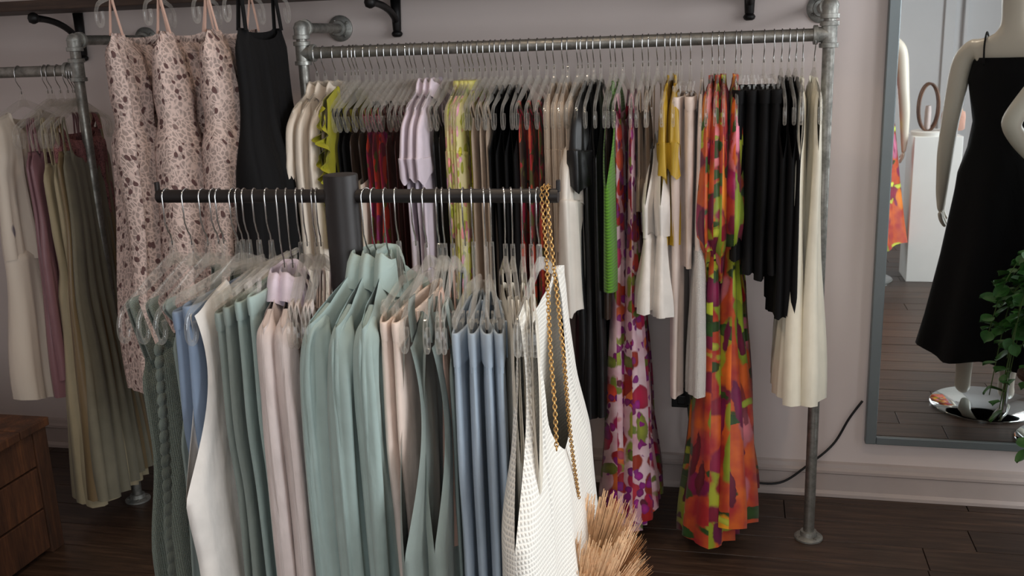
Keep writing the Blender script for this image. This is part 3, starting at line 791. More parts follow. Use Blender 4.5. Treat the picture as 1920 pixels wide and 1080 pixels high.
def tank(t, mat, seed, L=.6, ys=.16, yn=.1, nd=.16, nb=.06, ua=.24, wu=.23, hem=.24, t0=.013, t1=.016, arm=.05, gap=.012, nf=3, amp=.006, vneck=False, face=1, dx=0, near=1, far=1, slope=.3, z0=-.128, prof=None, tprof=None, nv=36, edge=.006, hemw=.006, nu=34):
    return top_part('body', t, mat, ys=ys, yn=yn, nd=nd, nb=nb, slope=slope, z0=z0, ua=ua, wu=wu, L=L, prof=prof or [(ua, wu), (L, hem)], t0=t0, t1=t1, arm=arm, gap=gap, nf=nf, amp=amp, seed=seed, vneck=vneck, face=face, dx=dx, near=near, far=far, tprof=tprof, nv=nv, edge=edge, hemw=hemw, nu=nu)
def ruffle(t, mat, y, z0, L, seed, w=.03, side=-1, n=60, name='ruffle', x=0):
    R = random.Random(seed); rows = []
    for i in range(n+1):
        e = i/n; z = z0-L*e; a = math.sin(e*math.pi*1.0)**.5 if 0 < e < 1 else .1
        wv = .008*(math.sin(e*31+seed)+.8*math.sin(e*47+2*seed)+.6*math.sin(e*19)); 
        rows.append([(x+wv*.3, y, z), (x+wv, y+side*w*a*.6, z+.006*math.sin(e*22)), (x+wv*1.6, y+side*w*a, z-.006)])
    m = MB(); m.grid(rows); return m.build(name, mat, t)

ORD = ['first', 'second', 'third', 'fourth', 'fifth']
HG = 'clear hanger holding the '
def G(name, label, cat, hook, **k): return garment(name, label, cat, hook, hlabel=HG+label, **k)

# ---------------- wall rail, from the first tee joint onward
for i, h in enumerate((590, 605, 625)):
    g = G('shirt', f'{ORD[i]} of three cream collared shirts by the tee joint', 'shirt', h, yaw=(-.02, .0, .03)[i], group='cream shirts on the pipe rail')
    shirt(g, M['cream'], 10+i, L=.66, sl=.6, t0=.012, r0=(.017, .06), r1=(.018, .065), out=.065, amp=.18)
g = G('ruffled_blouse', 'chartreuse gauze top with ruffled armholes beside the cream shirts', 'top', 643, yaw=.05)
tank(g, M['chartreuse'], 20, L=.5, ys=.20, yn=.08, nd=.08, arm=.0, wu=.265, hem=.27, amp=.010, z0=-.105, t0=.020, t1=.02)
for s in (-1, 1):
    for q in range(2): ruffle(g, M['chartreuse'], s*(.225+.015*q), -.16-.02*q, .3, 21+s+q, .035, s, x=(q-.5)*.02)
for i, h in enumerate((655, 662, 668)):
    g = G('camisole', f'{ORD[i]} of three black camisoles behind the chartreuse top', 'top', h, yaw=.02*i-.02, group='black camisoles on the pipe rail')
    strap_dress(g, M['black'], 30+i, L=.42, t0=.007, t1=.009, amp=.003, sy=.17, ztop=-.17, w=.19, top=-.245)
for i, h in enumerate((683, 695)):
    g = G('slip_dress', f'{ORD[i]} of two dark brown slip dresses with cream lower panel', 'dress', h, yaw=.03*i, group='brown slip dresses')
    strap_dress(g, M['brown'], 35+i, L=.17, t0=.008, t1=.009, amp=.003, sy=.17, ztop=-.17, w=.18, top=-.235)
    top_part('skirt', g, M['cream'], ys=.185, yn=.05, nd=0, nb=0, slope=.25, pinch=False, z0=-.375, ua=.02, wu=.19, L=.7, prof=[(.02, .19), (.7, .23)], t0=.012, t1=.02, arm=0, gap=0, seed=37+i)
for i, h in enumerate((709, 722, 736)):
    g = G('floral_dress', f'{ORD[i]} of three magenta and red blotch print dresses', 'dress', h, yaw=.03-.02*i, group='magenta print dresses')
    strap_dress(g, M['magenta'], 40+i, L=.85, t0=.008, t1=.016, sy=.17, ztop=-.17, w=.18, hem=.22, amp=.005, top=-.25)
for i, h in enumerate((748, 762, 770, 778)):
    g = G('camisole', f'{ORD[i]} of four maroon satin camisoles before the lilac shirts', 'top', h, yaw=.02*i-.02, group='maroon camisoles')
    strap_dress(g, M['maroon'], 45+i, L=.5, t0=.006, t1=.008, sy=.16, ztop=-.165, w=.17, hem=.18, amp=.003, top=-.25)
for i, h in enumerate((793, 805, 816)):
    g = G('shirt', f'{ORD[i]} of three short sleeved lilac poplin shirts', 'shirt', h, yaw=(.0, .02, .04)[i], group='lilac shirts on the pipe rail')
    shirt(g, M['lilac'], 50+i, L=.72, sl=.22, t0=.010, r0=(.014, .075), r1=(.016, .10), out=.085, cuff=False, amp=.1)
for i, h in enumerate((832, 843)):
    g = G('camisole', f'{ORD[i]} of two black satin camisoles between lilac and pastel clothes', 'top', h, yaw=.02, group='black satin camisoles')
    strap_dress(g, M['blacksatin'], 55+i, L=.6, t0=.009, t1=.011, sy=.17, ztop=-.17, w=.18, hem=.2, amp=.003, top=-.235)
for i, h in enumerate((859, 870, 878, 886)):
    g = G('floral_blouse', f'{ORD[i]} of four lime and pink pastel floral blouses', 'blouse', h, yaw=.05-.03*i, group='pastel floral blouses')
    top_part('body', g, M['pastel'], ys=.18, yn=.05, nd=.03, nb=.01, slope=.45, z0=-.11, ua=.2, wu=.2, L=.75, prof=[(.2, .2), (.75, .23)], t0=.012, t1=.016, arm=0, gap=0, nf=4, amp=.006, seed=60+i)
    for s in (-1, 1): sleeve_part('sleeve', g, M['pastel'], s, .18, -.165, .42, (.012, .05), (.013, .06), .03, 64+i+s)
    ring_band(g, 'neck_band', M['pastel'], .055, .012, -.10, .03, seed=i)
g = G('strappy_blouse', 'olive gold strappy top behind the pastel blouses', 'top', 897, yaw=0)
strap_dress(g, M['chartreuse'], 70, L=.5, t0=.007, t1=.01, w=.15, hem=.18, sy=.08, ztop=-.13, top=-.2)
for i, h in enumerate((908, 920, 929)):
    g = G('lace_blouse', f'{ORD[i]} of three taupe lace tops before the black dresses', 'top', h, yaw=.03*i-.03, group='taupe lace tops')
    strap_dress(g, M['taupe'], 72+i, L=.6, t0=.009, t1=.014, w=.18, hem=.2, sy=.15, ztop=-.16, top=-.21, sw=.02)
for i, h in enumerate((940, 950, 963, 976)):
    g = G('sleeveless_dress', f'{ORD[i]} of four black crepe sleeveless dresses', 'dress', h, yaw=.03*i-.04, group='black sleeveless dresses')
    tank(g, M['black'], 80+i, L=.75, ys=.13, yn=.07, nd=.07, nb=.02, ua=.2, wu=.19, hem=.21, arm=.02, t0=.011, t1=.014, z0=-.115, slope=.45, amp=.004)
for i, h in enumerate((992, 1008, 1024)):
    g = G('print_dress', f'{ORD[i]} of three red and olive print dresses', 'dress', h, yaw=.02*i-.02, group='red and olive print dresses')
    strap_dress(g, M['redprint'], 86+i, L=.8, t0=.009, t1=.014, w=.17, hem=.2, sy=.15, ztop=-.16, top=-.2, sw=.025)
for i, h in enumerate((1038, 1055, 1064, 1083)):
    g = G('knit_dress', f'{ORD[i]} of four beige ribbed knit dresses with smooth shoulders', 'dress', h, yaw=(.03, .0, .02, -.02)[i], group='beige knit dresses')
    top_part('body', g, M['beige'], ys=.175, yn=.045, nd=.04, nb=.015, slope=.40, z0=-.115, ua=.2, wu=.185, L=.70, prof=[(.2, .185), (.7, .19)], t0=.012, t1=.016, arm=0, gap=0, nf=3, amp=.003, seed=90+i)
    for s in (-1, 1): sleeve_part('sleeve', g, M['beige'], s, .172, -.166, .45, (.013, .05), (.012, .042), .02, 94+i+s, amp=.06)
g = G('satin_blouse', 'white satin blouse with twisted hanging sleeves beside beige knits', 'blouse', 1091, yaw=-.10)
top_part('body', g, M['white_satin'], ys=.18, yn=.07, nd=.05, nb=.02, slope=.4, z0=-.26, ua=.2, wu=.22, L=.56, prof=[(.2, .22), (.4, .24), (.56, .2)], t0=.02, t1=.03, arm=0, gap=0, nf=3, amp=.012, seed=99, hemw=.02)
sleeve_part('sleeve', g, M['white_satin'], -1, .19, -.30, .5, (.026, .06), (.032, .07), .06, 100, amp=.26, fwd=.01)
sleeve_part('sleeve', g, M['white_satin'], 1, .17, -.30, .5, (.022, .06), (.028, .07), .05, 101, amp=.22)
for s in (-1, 1): strap_part(g, M['white_satin'], [(0, s*.12, -.148), (0, s*.14, -.2), (0, s*.15, -.3)], .02)
for i, h in enumerate((1102, 1113, 1126)):
    g = G('satin_gown', f'{ORD[i]} of three long black satin gowns', 'dress', h, yaw=(-.03, .0, .04)[i], group='long black satin gowns')
    tank(g, M['blacksatin'], 104+i, L=1.05, ys=.17, yn=.05, nd=.06, nb=.02, ua=.22, wu=.2, hem=.2, arm=.03, t0=.016, t1=.024, z0=-.11, slope=.4, amp=.012, nf=4)
    if i == 0: sleeve_part('sleeve', g, M['blacksatin'], -1, .17, -.16, .26, (.024, .06), (.034, .085), .07, 109, amp=.22)
g = G('camisole', 'dark olive camisole squeezed between black gowns and green knit', 'top', 1145, yaw=.02)
strap_dress(g, M['brown'], 108, L=.6, t0=.008, t1=.012, sy=.16, ztop=-.165, w=.17, top=-.22)
g = G('knit_vest', 'bright green knit vest beside the black gowns', 'vest', 1154, yaw=.0)
tank(g, M['green'], 110, L=.62, ys=.13, yn=.07, nd=.1, nb=.03, ua=.3, wu=.26, hem=.25, arm=.02, t0=.016, t1=.022, z0=-.112, slope=.35, amp=.003, nf=2)
for i, h in enumerate((1168, 1188)):
    g = G('maxi_dress', f'{ORD[i]} of two long magenta poppy print strap dresses', 'dress', h, yaw=(-.03, .05)[i], group='magenta poppy dresses')
    L_ = 1.36 if i == 0 else 1.30
    strap_dress(g, M['poppy'], 112+i, L=L_, t0=.012, w=.16, hem=.21, sy=.12, ztop=-.148, top=-.2, nf=7, amp=.012, sw=.03, tprof=[(0, .011), (.3, .014), (.5, .022), (1.0, .045), (L_, .075)], nv=44)
for i, h in enumerate((1205, 1216)):
    g = G('sheer_blouse', f'{ORD[i]} of two sheer taupe tops above white camisoles', 'top', h, yaw=.04*i, group='sheer taupe tops')
    strap_dress(g, M['taupe_sheer'], 116+i, L=.30, t0=.007, t1=.01, w=.14, hem=.17, sy=.1, ztop=-.14, top=-.2, sw=.03)
for i, h in enumerate((1233, 1247)):
    g = G('peplum_blouse', f'{ORD[i]} of two white cotton peplum tops on long straps', 'top', h, yaw=(-.08, .02)[i], group='white cotton peplum tops')
    top_part('body', g, M['white_cotton'], ys=.10, yn=.04, nd=.05, nb=.02, slope=.8, z0=-.27, ua=.2, wu=.225, L=.30, prof=[(.2, .225), (.3, .21)], t0=.022, t1=.018, arm=.03, gap=.004, nf=4, amp=.008, seed=120+i)
    top_part('peplum', g, M['white_cotton'], ys=.21, yn=.04, nd=0, nb=0, slope=0, pinch=False, z0=-.56, ua=.02, wu=.215, L=.24, prof=[(.02, .215), (.24, .25)], t0=.022, t1=.038, arm=0, gap=0, nf=7, amp=.012, seed=122+i, hemw=.01)
    for s in (-1, 1): strap_part(g, M['taupe_sheer'], [(0, s*.06, -.13), (0, s*.065, -.2), (0, s*.07, -.31)], .008)
for i, h in enumerate((1258, 1268)):
    g = G('draped_blouse', f'{ORD[i]} of two mustard satin tops beside the pale trousers', 'top', h, yaw=(-.06, .02)[i], group='mustard satin tops')
    top_part('body', g, M['mustard'], ys=.15, yn=.06, nd=.05, nb=.02, slope=.5, z0=-.10, ua=.2, wu=.16, L=.5, prof=[(.2, .16), (.5, .18)], t0=.011, t1=.016, arm=.02, gap=.004, nf=5, amp=.01, seed=126+i)
    sleeve_part('sleeve', g, M['mustard'], -1, .15, -.145, .24, (.014, .045), (.02, .05), .04, 128+i, amp=.3)
for i, h in enumerate((1277, 1295)):
    g = G('jersey_trousers', f'{ORD[i]} of two pale jersey trousers clipped beside mustard tops', 'trousers', h, yaw=(-.03, .03)[i], group='pale jersey trousers', clips=True, clip_z=-.16)
    trousers(g, M['oatmeal'], w=.17, t=.018, L=.48 if i else .9, z=-.16, seed=130+i, amp=.004, nf=2)
g = G('openwork_dress', 'white jersey dress with openwork knit skirt beside the tropical dresses', 'dress', 1317, yaw=.02)
top_part('body', g, M['oatmeal'], ys=.16, yn=.06, nd=.05, nb=.02, slope=.4, z0=-.115, ua=.2, wu=.17, L=.5, prof=[(.2, .17), (.5, .17)], t0=.014, t1=.02, arm=0, gap=0, nf=2, amp=.004, seed=134)
top_part('skirt', g, M['openwork'], ys=.17, yn=.05, nd=0, nb=0, slope=0, pinch=False, z0=-.60, ua=.02, wu=.175, L=.48, prof=[(.02, .175), (.48, .2)], t0=.022, t1=.030, arm=0, gap=0, nf=3, amp=.006, seed=135, hemw=.006)
for i, h in enumerate((1336, 1348, 1358, 1380)):
    g = G('tropical_dress', f'{ORD[i]} of four orange and magenta tropical print dresses', 'dress', h, yaw=(-.05, -.02, .02, .03)[i], group='tropical print dresses')
    W = .022
    if i in (1, 3):
        L_ = 1.46 if i == 1 else 1.38
        top_part('body', g, M['tropic'], ys=.15, yn=.05, nd=.04, nb=.02, slope=.45, z0=-.105, ua=.2, wu=.19, L=L_, prof=[(.2, .20), (.42, .21), (.56, .13), (.7, .15), (L_, .24)],
                 tprof=[(0, .014), (.2, .024), (.4, .032), (.56, .022), (.7, .034), (1.1, .06), (L_, .085)], arm=0, gap=0, nf=6, amp=.014, amp0=.003, seed=140+i, nv=56, hemw=.012)
    else:
        top_part('body', g, M['tropic'], ys=.15, yn=.05, nd=.04, nb=.02, slope=.45, z0=-.105, ua=.2, wu=.19, L=.62, prof=[(.2, .2), (.42, .21), (.62, .12)],
                 tprof=[(0, .012), (.2, .02), (.42, .03), (.62, .014)], arm=0, gap=0, nf=4, amp=.008, amp0=.003, seed=140+i)
    for s in (-1, 1): sleeve_part('sleeve', g, M['tropic'], s, .15, -.15, .40 if i != 0 else .46, (.016, .05), (.02, .06), .03, 145+i+s, amp=.16)
for i, h in enumerate((1390, 1411, 1433, 1451)):
    g = G('black_trousers', f'{ORD[i]} of four wide black trousers clipped on the rail', 'trousers', h, yaw=(-.02, .0, .02, .04)[i], group='black trousers', clips=True, clip_z=-.145)
    trousers(g, M['black'], w=.17, t=.020, L=(.46, .50, .52, .50)[i], z=-.145, seed=150+i, hemw=.19, amp=.005)
for i, h in enumerate((1466, 1480, 1493)):
    g = G('black_tunic', f'{ORD[i]} of three black crepe tunics beside ivory dresses', 'top', h, yaw=(.03, .05, .05)[i], group='black tunics')
    tank(g, M['black'], 156+i, L=.70, ys=.17, yn=.06, nd=.06, nb=.02, ua=.22, wu=.2, hem=.2, arm=.02, t0=.014, t1=.02, z0=-.115, slope=.4, amp=.005)
for i, h in enumerate((1506, 1528)):
    g = G('ivory_dress', f'{ORD[i]} of two ivory satin slip dresses next to the pole', 'dress', h, yaw=(-.05, .04)[i], group='ivory satin dresses')
    L_ = .95
    top_part('body', g, M['ivory'], ys=.17, yn=.06, nd=.07, nb=.02, slope=.36, z0=-.118, ua=.2, wu=.19, L=L_, prof=[(.2, .19), (.5, .19), (L_, .24)], tprof=[(0, .012), (.3, .018), (L_, .045)], arm=.02, gap=.004, nf=5, amp=.012, seed=160+i, nv=40)

# ---------------- black stand in front
DROPS = []
def S(name, label, cat, hook, near, drop=.03, hx=.004, **k):
    t = garment(name, label, cat, hook, rail='stand', near_px=near, hlabel=HG+label, hdrop=(.03 if k.get('clips') else drop+hx), **k); DROPS.append((t, drop)); return t
g = S('crochet_dress', 'grey sage crochet dress with scalloped side at the bar end', 'dress', 312, 232)
strap_dress(g, M['sage_crochet'], 200, L=1.0, t0=.012, t1=.022, w=.16, hem=.25, sy=.15, ztop=-.16, top=-.3, sw=.03, amp=.005)
g = S('crochet_dress', 'grey sage crochet dress with eyelet hem beside the denim', 'dress', 349, 268)
strap_dress(g, M['sage_crochet'], 201, L=1.02, t0=.014, t1=.028, w=.17, hem=.27, sy=.15, ztop=-.16, top=-.25, sw=.03, amp=.006)
for i in range(38):
    e = i/37; yy = -(.165+.10*e)+.002; zz = -.27-1.0*e
    m = MB(); m.lathe([(.001, -.0025), (.015, -.0018), (.0165, 0), (.015, .0018), (.001, .0025)], 10, Matrix.Translation((.004, yy, zz)) @ rot_to((1, 0, 0))); m.build('scallop', M['sage_crochet'], g)
g = S('linen_camisole', 'sage linen camisole squeezed beside the faded denim', 'top', 380, 300)
strap_dress(g, M['sage_dark'], 202, L=.6, t0=.010, t1=.014, w=.16, hem=.2, sy=.15, ztop=-.16, top=-.22, sw=.03)
for i, (h, n) in enumerate(((400, 322), (410, 345))):
    g = S('denim_trousers', f'{ORD[i]} of two faded blue wide denim trousers by the white vest', 'trousers', h, n, clips=True, clip_z=-.21+.012*i, group='faded denim trousers')
    trousers(g, M['jean2'], w=.185, t=.018, L=.8, z=-.18+.012*i, seed=205+i, denim_like=True, hemw=.22, amp=.006)
g = S('linen_vest', 'white linen sleeveless vest with deep curved armhole', 'vest', 437, 358)
tank(g, M['white_linen'], 210, L=.98, ys=.205, yn=.06, nd=.12, nb=.03, ua=.42, wu=.285, hem=.25, arm=.055, gap=.016, t0=.020, t1=.034, z0=-.14, slope=.32, amp=.006, nf=3, nv=50, prof=[(.42, .285), (.6, .265), (.98, .25)], edge=.003)
for i, (h, n) in enumerate(((446, 398), (458, 415), (477, 440), (500, 464))):
    g = S('linen_trousers', f'{ORD[i]} of four folded sage linen trousers after the white vest', 'trousers', h, n, clips=True, clip_z=-.215+.012*i, group='sage linen trousers')
    trousers(g, M['sage'] if i > 1 else M['sage_dark'], w=.170, t=.013, L=.84, z=-.185+.012*i, seed=215+i, hemw=.18, amp=.004, nf=2)
for i, (h, n, mat) in enumerate(((521, 497, 'blush'), (537, 540, 'blush'))):
    g = S('linen_blazer', ('blush linen blazer with lilac lining beside sage trousers', 'blush linen blazer with raised lilac collar beside sage shirts')[i], 'jacket', h, n, drop=.06, hx=.022)
    shirt(g, M[mat], 220+i, L=.86, sl=.66, ys=.20, t0=.020, r0=(.022, .058), r1=(.026, .06), out=.03, collar=False, cuff=False, fold=2)
    collar_part(g, M['lilac_lining'], face=1, yn=.065, rx=.024, h=.022, fall=.05, seed=i, lf=1.9)
    m = MB(); rows = []
    for k in range(20):
        e = k/19; z = -.13-.5*e; w = .05*math.sin(math.pi*min(1, e*1.15))**.8*(1 if e < .86 else .3)+.008
        rows.append([(.026, -.07+.05*e, z), (.033+.004*math.sin(7*e), -.07+.05*e-w*.6, z-.004), (.030, -.07+.05*e-w, z)])
    m.grid(rows); m.build('lapel', M['lilac_lining'], g)
for i, (h, n) in enumerate(((556, 545), (568, 556), (586, 572), (594, 580))):
    g = S('linen_blouse', f'{ORD[i]} of four blush linen tops hidden beside the black post', 'top', h, n, group='blush linen tops')
    strap_dress(g, M['blush'], 226+i, L=.6, t0=.008, t1=.012, w=.16, hem=.2, sy=.15, ztop=-.16, top=-.24, sw=.025, amp=.004)
for i, (h, n) in enumerate(((686, 585), (700, 636), (722, 684))):
    g = S('linen_shirt', f'{ORD[i]} of three long sage linen shirts with upright collars', 'shirt', h, n, drop=.03, hx=.034, group='sage linen shirts')
    shirt(g, M['sage'], 230+i, L=.95, sl=1.02, ys=.20, t0=.018, r0=(.020, .055), r1=(.027, .075), out=.035, yn=.06, dx=.0, cuff=True, fold=4, amp=.34, crx=.020, ch=.034, sh=.58)
for i, (h, n) in enumerate(((742, 716), (774, 736))):
    g = S('pink_trousers', f'{ORD[i]} of two pale pink linen trousers after the sage shirts', 'trousers', h, n, clips=True, clip_z=-.22, group='pale pink trousers')
    trousers(g, M['pink_linen'], w=.185, t=.016, L=.74, z=-.19, seed=236+i, hemw=.17, amp=.003, nf=2, denim_like=True)
for i, (h, n) in enumerate(((795, 758), (819, 800))):
    g = S('linen_vest', f'{ORD[i]} of two sage linen vests with scooped armholes', 'vest', h, n, group='sage linen vests')
    tank(g, M['sage_dark'], 240+i, L=.95, ys=.195, yn=.06, nd=.15, nb=.03, ua=.44, wu=(.29, .25)[i], hem=(.28, .24)[i], arm=.05, gap=.02, t0=.03, t1=.036, z0=-.20, slope=.3, amp=.006, nv=46, edge=.003)
    for s in (-1, 1): strap_part(g, M['sage_dark'], [(0, s*.13, -.15), (0, s*.14, -.18), (0, s*.13, -.24)], .04)
g = S('satin_camisole', 'peach satin camisole with thin strap before the pale jeans', 'top', 829, 822)
strap_dress(g, M['pinkstrap'], 244, L=.45, t0=.008, t1=.012, w=.14, hem=.15, sy=.1, ztop=-.14, top=-.24, sw=.02)
g = S('linen_blouse', 'sage linen top squeezed against the pale jeans', 'top', 844, 832)
strap_dress(g, M['sage_dark'], 245, L=.8, t0=.010, t1=.012, w=.13, hem=.15, sy=.14, ztop=-.155, top=-.26, sw=.03)
for i, (h, n) in enumerate(((868, 850), (884, 884), (907, 914), (918, 946))):
    g = S('jeans', f'{ORD[i]} of four pale blue straight jeans', 'jeans', h, n, drop=.045, clips=True, clip_z=-.24, group='pale blue jeans')
    trousers(g, M['jean'], w=.18, t=.0145, L=.92, z=-.195, seed=250+i, denim_like=True, hemw=.17, amp=.004, nf=2, bandh=.07, legt=.0122)
for i, (h, n) in enumerate(((944, 968), (958, 978), (977, 992))):
    g = S('rib_tank', f'{ORD[i]} of three cream ribbed tops after the pale jeans', 'top', h, n, group='cream ribbed tops')
    tank(g, M['creamrib'], 256+i, L=.72, ys=.185, yn=.06, nd=.05, nb=.02, ua=.30, wu=.215, hem=.21, arm=.015, gap=.003, t0=.011, t1=.014, z0=-.165, slope=.3, amp=.003)
    for s in (-1, 1): strap_part(g, M['creamrib'], [(0, s*.13, -.15), (0, s*.135, -.17), (0, s*.13, -.2)], .03)
g = S('rib_tank', 'plain cream tank hanging against the white waffle top', 'top', 993, 1003)
tank(g, M['creamrib'], 259, L=.6, ys=.19, yn=.07, nd=.08, nb=.04, ua=.32, wu=.22, hem=.22, arm=.02, gap=.005, t0=.012, t1=.016, z0=-.155, slope=.3, amp=.003)
g = garment('waffle_tank', 'white waffle knit tank top beside the gold chain', 'top', 1008, rail='stand', yaw=-.03, hlabel=HG+'white waffle knit tank top beside the gold chain', hdrop=.034); DROPS.append((g, .03))
tank(g, M['waffle'], 260, L=.95, ys=.20, yn=.125, nd=.36, nb=.06, ua=.46, wu=.30, hem=.33, arm=.05, gap=.009, z0=-.15, slope=.25, amp=.006, nf=2, nv=56, nu=44, near=.98, far=1.25, edge=.003, face=1, dx=.02,
     tprof=[(0, .012), (.25, .03), (.45, .055), (.95, .075)], t0=.026, t1=.05)

for g, d in DROPS:
    for c in g.children: c.location.z -= d

# straw bag on a gold chain, hung on the bar end
cx = at(1019, 366, BY).x
bag = tag(empty('straw_handbag', (cx, BY, BZ)), 'straw fringe handbag hung by gold chain from the bar end', 'handbag')
def chain_links(P, r=.0047, w=.0013):
    m = MB(); k = 0; d = 0; P = [Vector(p) for p in P]
    last = P[0]; step = r*1.42
    pts = [P[0]]
    for a, b in zip(P, P[1:]):
        L_ = (b-a).length; n_ = max(1, int(L_/.001))
        for j in range(n_):
            q = a+(b-a)*(j/n_)
            if (q-pts[-1]).length >= step: pts.append(q)
    for i in range(len(pts)-1):
        tt = (pts[i+1]-pts[i]).normalized(); side = Vector((0, 1, 0)) if i % 2 else Vector((1, 0, 0))
        side = (side-tt*side.dot(tt)).normalized()
        m.tube([pts[i]+tt*(r*1.15*math.cos(a))+side*(r*.78*math.sin(a)) for a in [2*math.pi*q/10 for q in range(10)]], w, 5, closed=True)
    return m
p0 = Vector((0, 0, 0))
def loc(px_, py_, Y): return at(px_, py_, Y)-Vector((cx, BY, BZ))
A = [Vector((.004, .016, -.006)), Vector((.003, 0, .0205)), Vector((0, -.018, .0)), loc(1024, 470, BY-.05), loc(1031, 640, BY-.12), loc(1040, 760, BY-.17), loc(1044, 850, BY-.19)]
B = [Vector((.012, .016, -.006)), Vector((.011, 0, .0205)), Vector((.010, -.018, .0)), loc(1036, 480, BY-.04), loc(1056, 660, BY-.08), loc(1070, 820, BY-.02), loc(1086, 940, BY+.05)]
for P in (A, B):
    tag(chain_links(cable('', P)).build('chain', M['gold'], bag), 'gold link chain', kind='stuff')
bc = loc(1105, 1052, BY+.06)
R = random.Random(9)
m = MB(); rows = []
for z, rx, ry in ((-.25, .01, .03), (-.24, .045, .075), (-.10, .05, .085), (-.01, .046, .08), (.01, .03, .06), (.014, .004, .02)):
    rows.append([tuple(bc+Vector((rx*math.cos(a), ry*math.sin(a), z))) for a in [2*math.pi*k/24 for k in range(24)]])
m.grid(rows, closed_u=True); m.build('bag_body', M['straw'], bag)
m = MB()
for tier, (zt, n_, up) in enumerate(((.0, 700, .085), (-.045, 800, .055), (-.10, 700, .03))):
    for k in range(n_):
        a = R.uniform(0, 6.283); c = Vector((math.cos(a), math.sin(a), 0)); f = R.uniform(.55, 1)
        base = bc+Vector((.046*c.x, .08*c.y, zt+R.uniform(-.05, .0)))
        tip = base+Vector((c.x*(.035+.02*tier)*f, c.y*(.035+.02*tier)*f, (up+.05)*f))+Vector((.03*f, 0, 0))+Vector((R.uniform(-.006, .006), R.uniform(-.006, .006), R.uniform(-.006, .006)))
        w = R.uniform(.0009, .0018); s_ = Vector((-c.y, c.x, 0))*w; mid = (base+tip)/2+c*.006
        b = len(m.v)
        for p, q in ((base, 1), (mid, 1), (tip, .7)):
            m.v += [tuple(p-s_*q), tuple(p+s_*q+c*w*.6)]
        m.face([b, b+1, b+3, b+2]); m.face([b+2, b+3, b+5, b+4])
tag(m.build('fringe', M['straw'], bag), 'dense raffia straw fringe', kind='stuff')

# ---------------- lace dresses and black dress on a rod above the frame
ry_, rz_ = 2.86, 1.96
rod = tag(empty('hanging_rod', (-1.75, ry_, rz_)), 'black iron rod holding the pink lace dresses from above', 'rail')
cyl(rod, 'rod', (-.52, 0, 0), (.52, 0, 0), .012, M['iron'])
for x in (-.5, .5): cyl(rod, 'wall_arm', (x, 0, 0), (x, YB-ry_-.001, 0), .010, M['iron'])
HANG['rod'] = (ry_, rz_)
def rod_garment(name, label, cat, x, yaw, group=None):
    t = tag(empty(name, (x, ry_, rz_), yaw), label, cat, group)
    hanger((x, ry_, rz_), yaw, HG+label, 'rod', group='clear hangers on the black rod')
    return t
for i, (px_, yw) in enumerate(((264, .0), (352, -.02), (438, -.02))):
    x = at(px_, 70, ry_).x
    g = rod_garment('lace_dress', f'{ORD[i]} of three pale pink lace dresses with thin straps', 'dress', x, yw, 'pink lace dresses')
    strap_dress(g, M['pinklace'], 300+i, L=1.14, t0=.035, w=.17, hem=.22, sy=.12, ztop=-.148, top=-.26, sw=.009, strap=M['pinkstrap'], nf=4, amp=.022, amp0=.012,
                tprof=[(0, .035), (.2, .06), (.26, .052), (.34, .07), (1.14, .082)], waist=(.26, .165), nv=50, hemw=.012)
g = rod_garment('black_dress', 'black sleeveless dress hanging behind the pink lace dresses', 'dress', at(490, 70, ry_).x, .0)
strap_dress(g, M['black'], 305, L=.95, t0=.02, w=.16, hem=.24, sy=.1, ztop=-.14, top=-.26, sw=.02, nf=4, amp=.014, tprof=[(0, .02), (.25, .03), (.5, .075), (.95, .11)])

# ---------------- corner rack
def C(name, label, cat, hook, **k): return garment(name, label, cat, hook, rail='corner', hlabel=HG+label, hpy=134, **k)
g = C('embroidered_dress', 'cream embroidered tiered dress at the photo edge', 'dress', 34, yaw=.0)
top_part('bodice', g, M['embroid'], ys=.16, yn=.08, nd=.08, nb=.03, slope=.35, z0=-.13, ua=.2, wu=.18, L=.50, prof=[(.2, .18), (.5, .2)], t0=.03, t1=.045, arm=.02, gap=.005, nf=4, amp=.012, seed=310, hemw=.01)
top_part('skirt', g, M['embroid'], ys=.2, yn=.05, nd=0, nb=0, slope=0, pinch=False, z0=-.60, ua=.02, wu=.2, L=.52, prof=[(.02, .2), (.52, .24)], t0=.045, t1=.075, arm=0, gap=0, nf=5, amp=.014, seed=311, hemw=.01)
for h, mm, nm, lab, L_ in ((84, 'mauve', 'satin_dress', 'mauve pink satin dress behind the cream embroidered dress', .85), (92, 'mauve', 'satin_dress', 'second mauve pink satin dress beside the pleated chiffon dress', .80)):
    g = C(nm, lab, 'dress', h, yaw=.05)
    strap_dress(g, M[mm], 315+h, L=L_, t0=.014, t1=.03, w=.17, hem=.2, sy=.12, top=-.26, amp=.01)
for i, h in enumerate((108, 122)):
    g = C('chiffon_dress', f'{ORD[i]} of two long pleated olive beige chiffon dresses', 'dress', h, yaw=(.10, .16)[i], group='olive chiffon dresses')
    L_ = 1.20
    strap_dress(g, M['olive'], 320+i, L=L_, t0=.02, w=.17, hem=.24, sy=.12, ztop=-.148, top=-.30, sw=.012, waist=(.36, .16), nf=9, amp=.014, tprof=[(0, .018), (.36, .025), (.5, .04), (L_, .075)], nv=44)
g = C('lace_blouse', 'mauve lace camisole beside the corner pole', 'top', 131, yaw=.05)
strap_dress(g, M['mauvelace'], 325, L=.30, t0=.03, w=.14, hem=.16, sy=.1, top=-.2, sw=.02)
for i, h in enumerate((135, 139)):
    g = C('chiffon_gown', f'{ORD[i]} of two khaki chiffon gowns at the corner pole', 'dress', h, yaw=.12+.08*i, group='khaki chiffon gowns')
    strap_dress(g, M['olive2'] if i == 0 else M['greysage'], 328+i, L=1.22, t0=.02, w=.17, hem=.26, sy=.12, top=-.26, nf=8, amp=.012, tprof=[(0, .015), (.36, .02), (1.2, .05)])

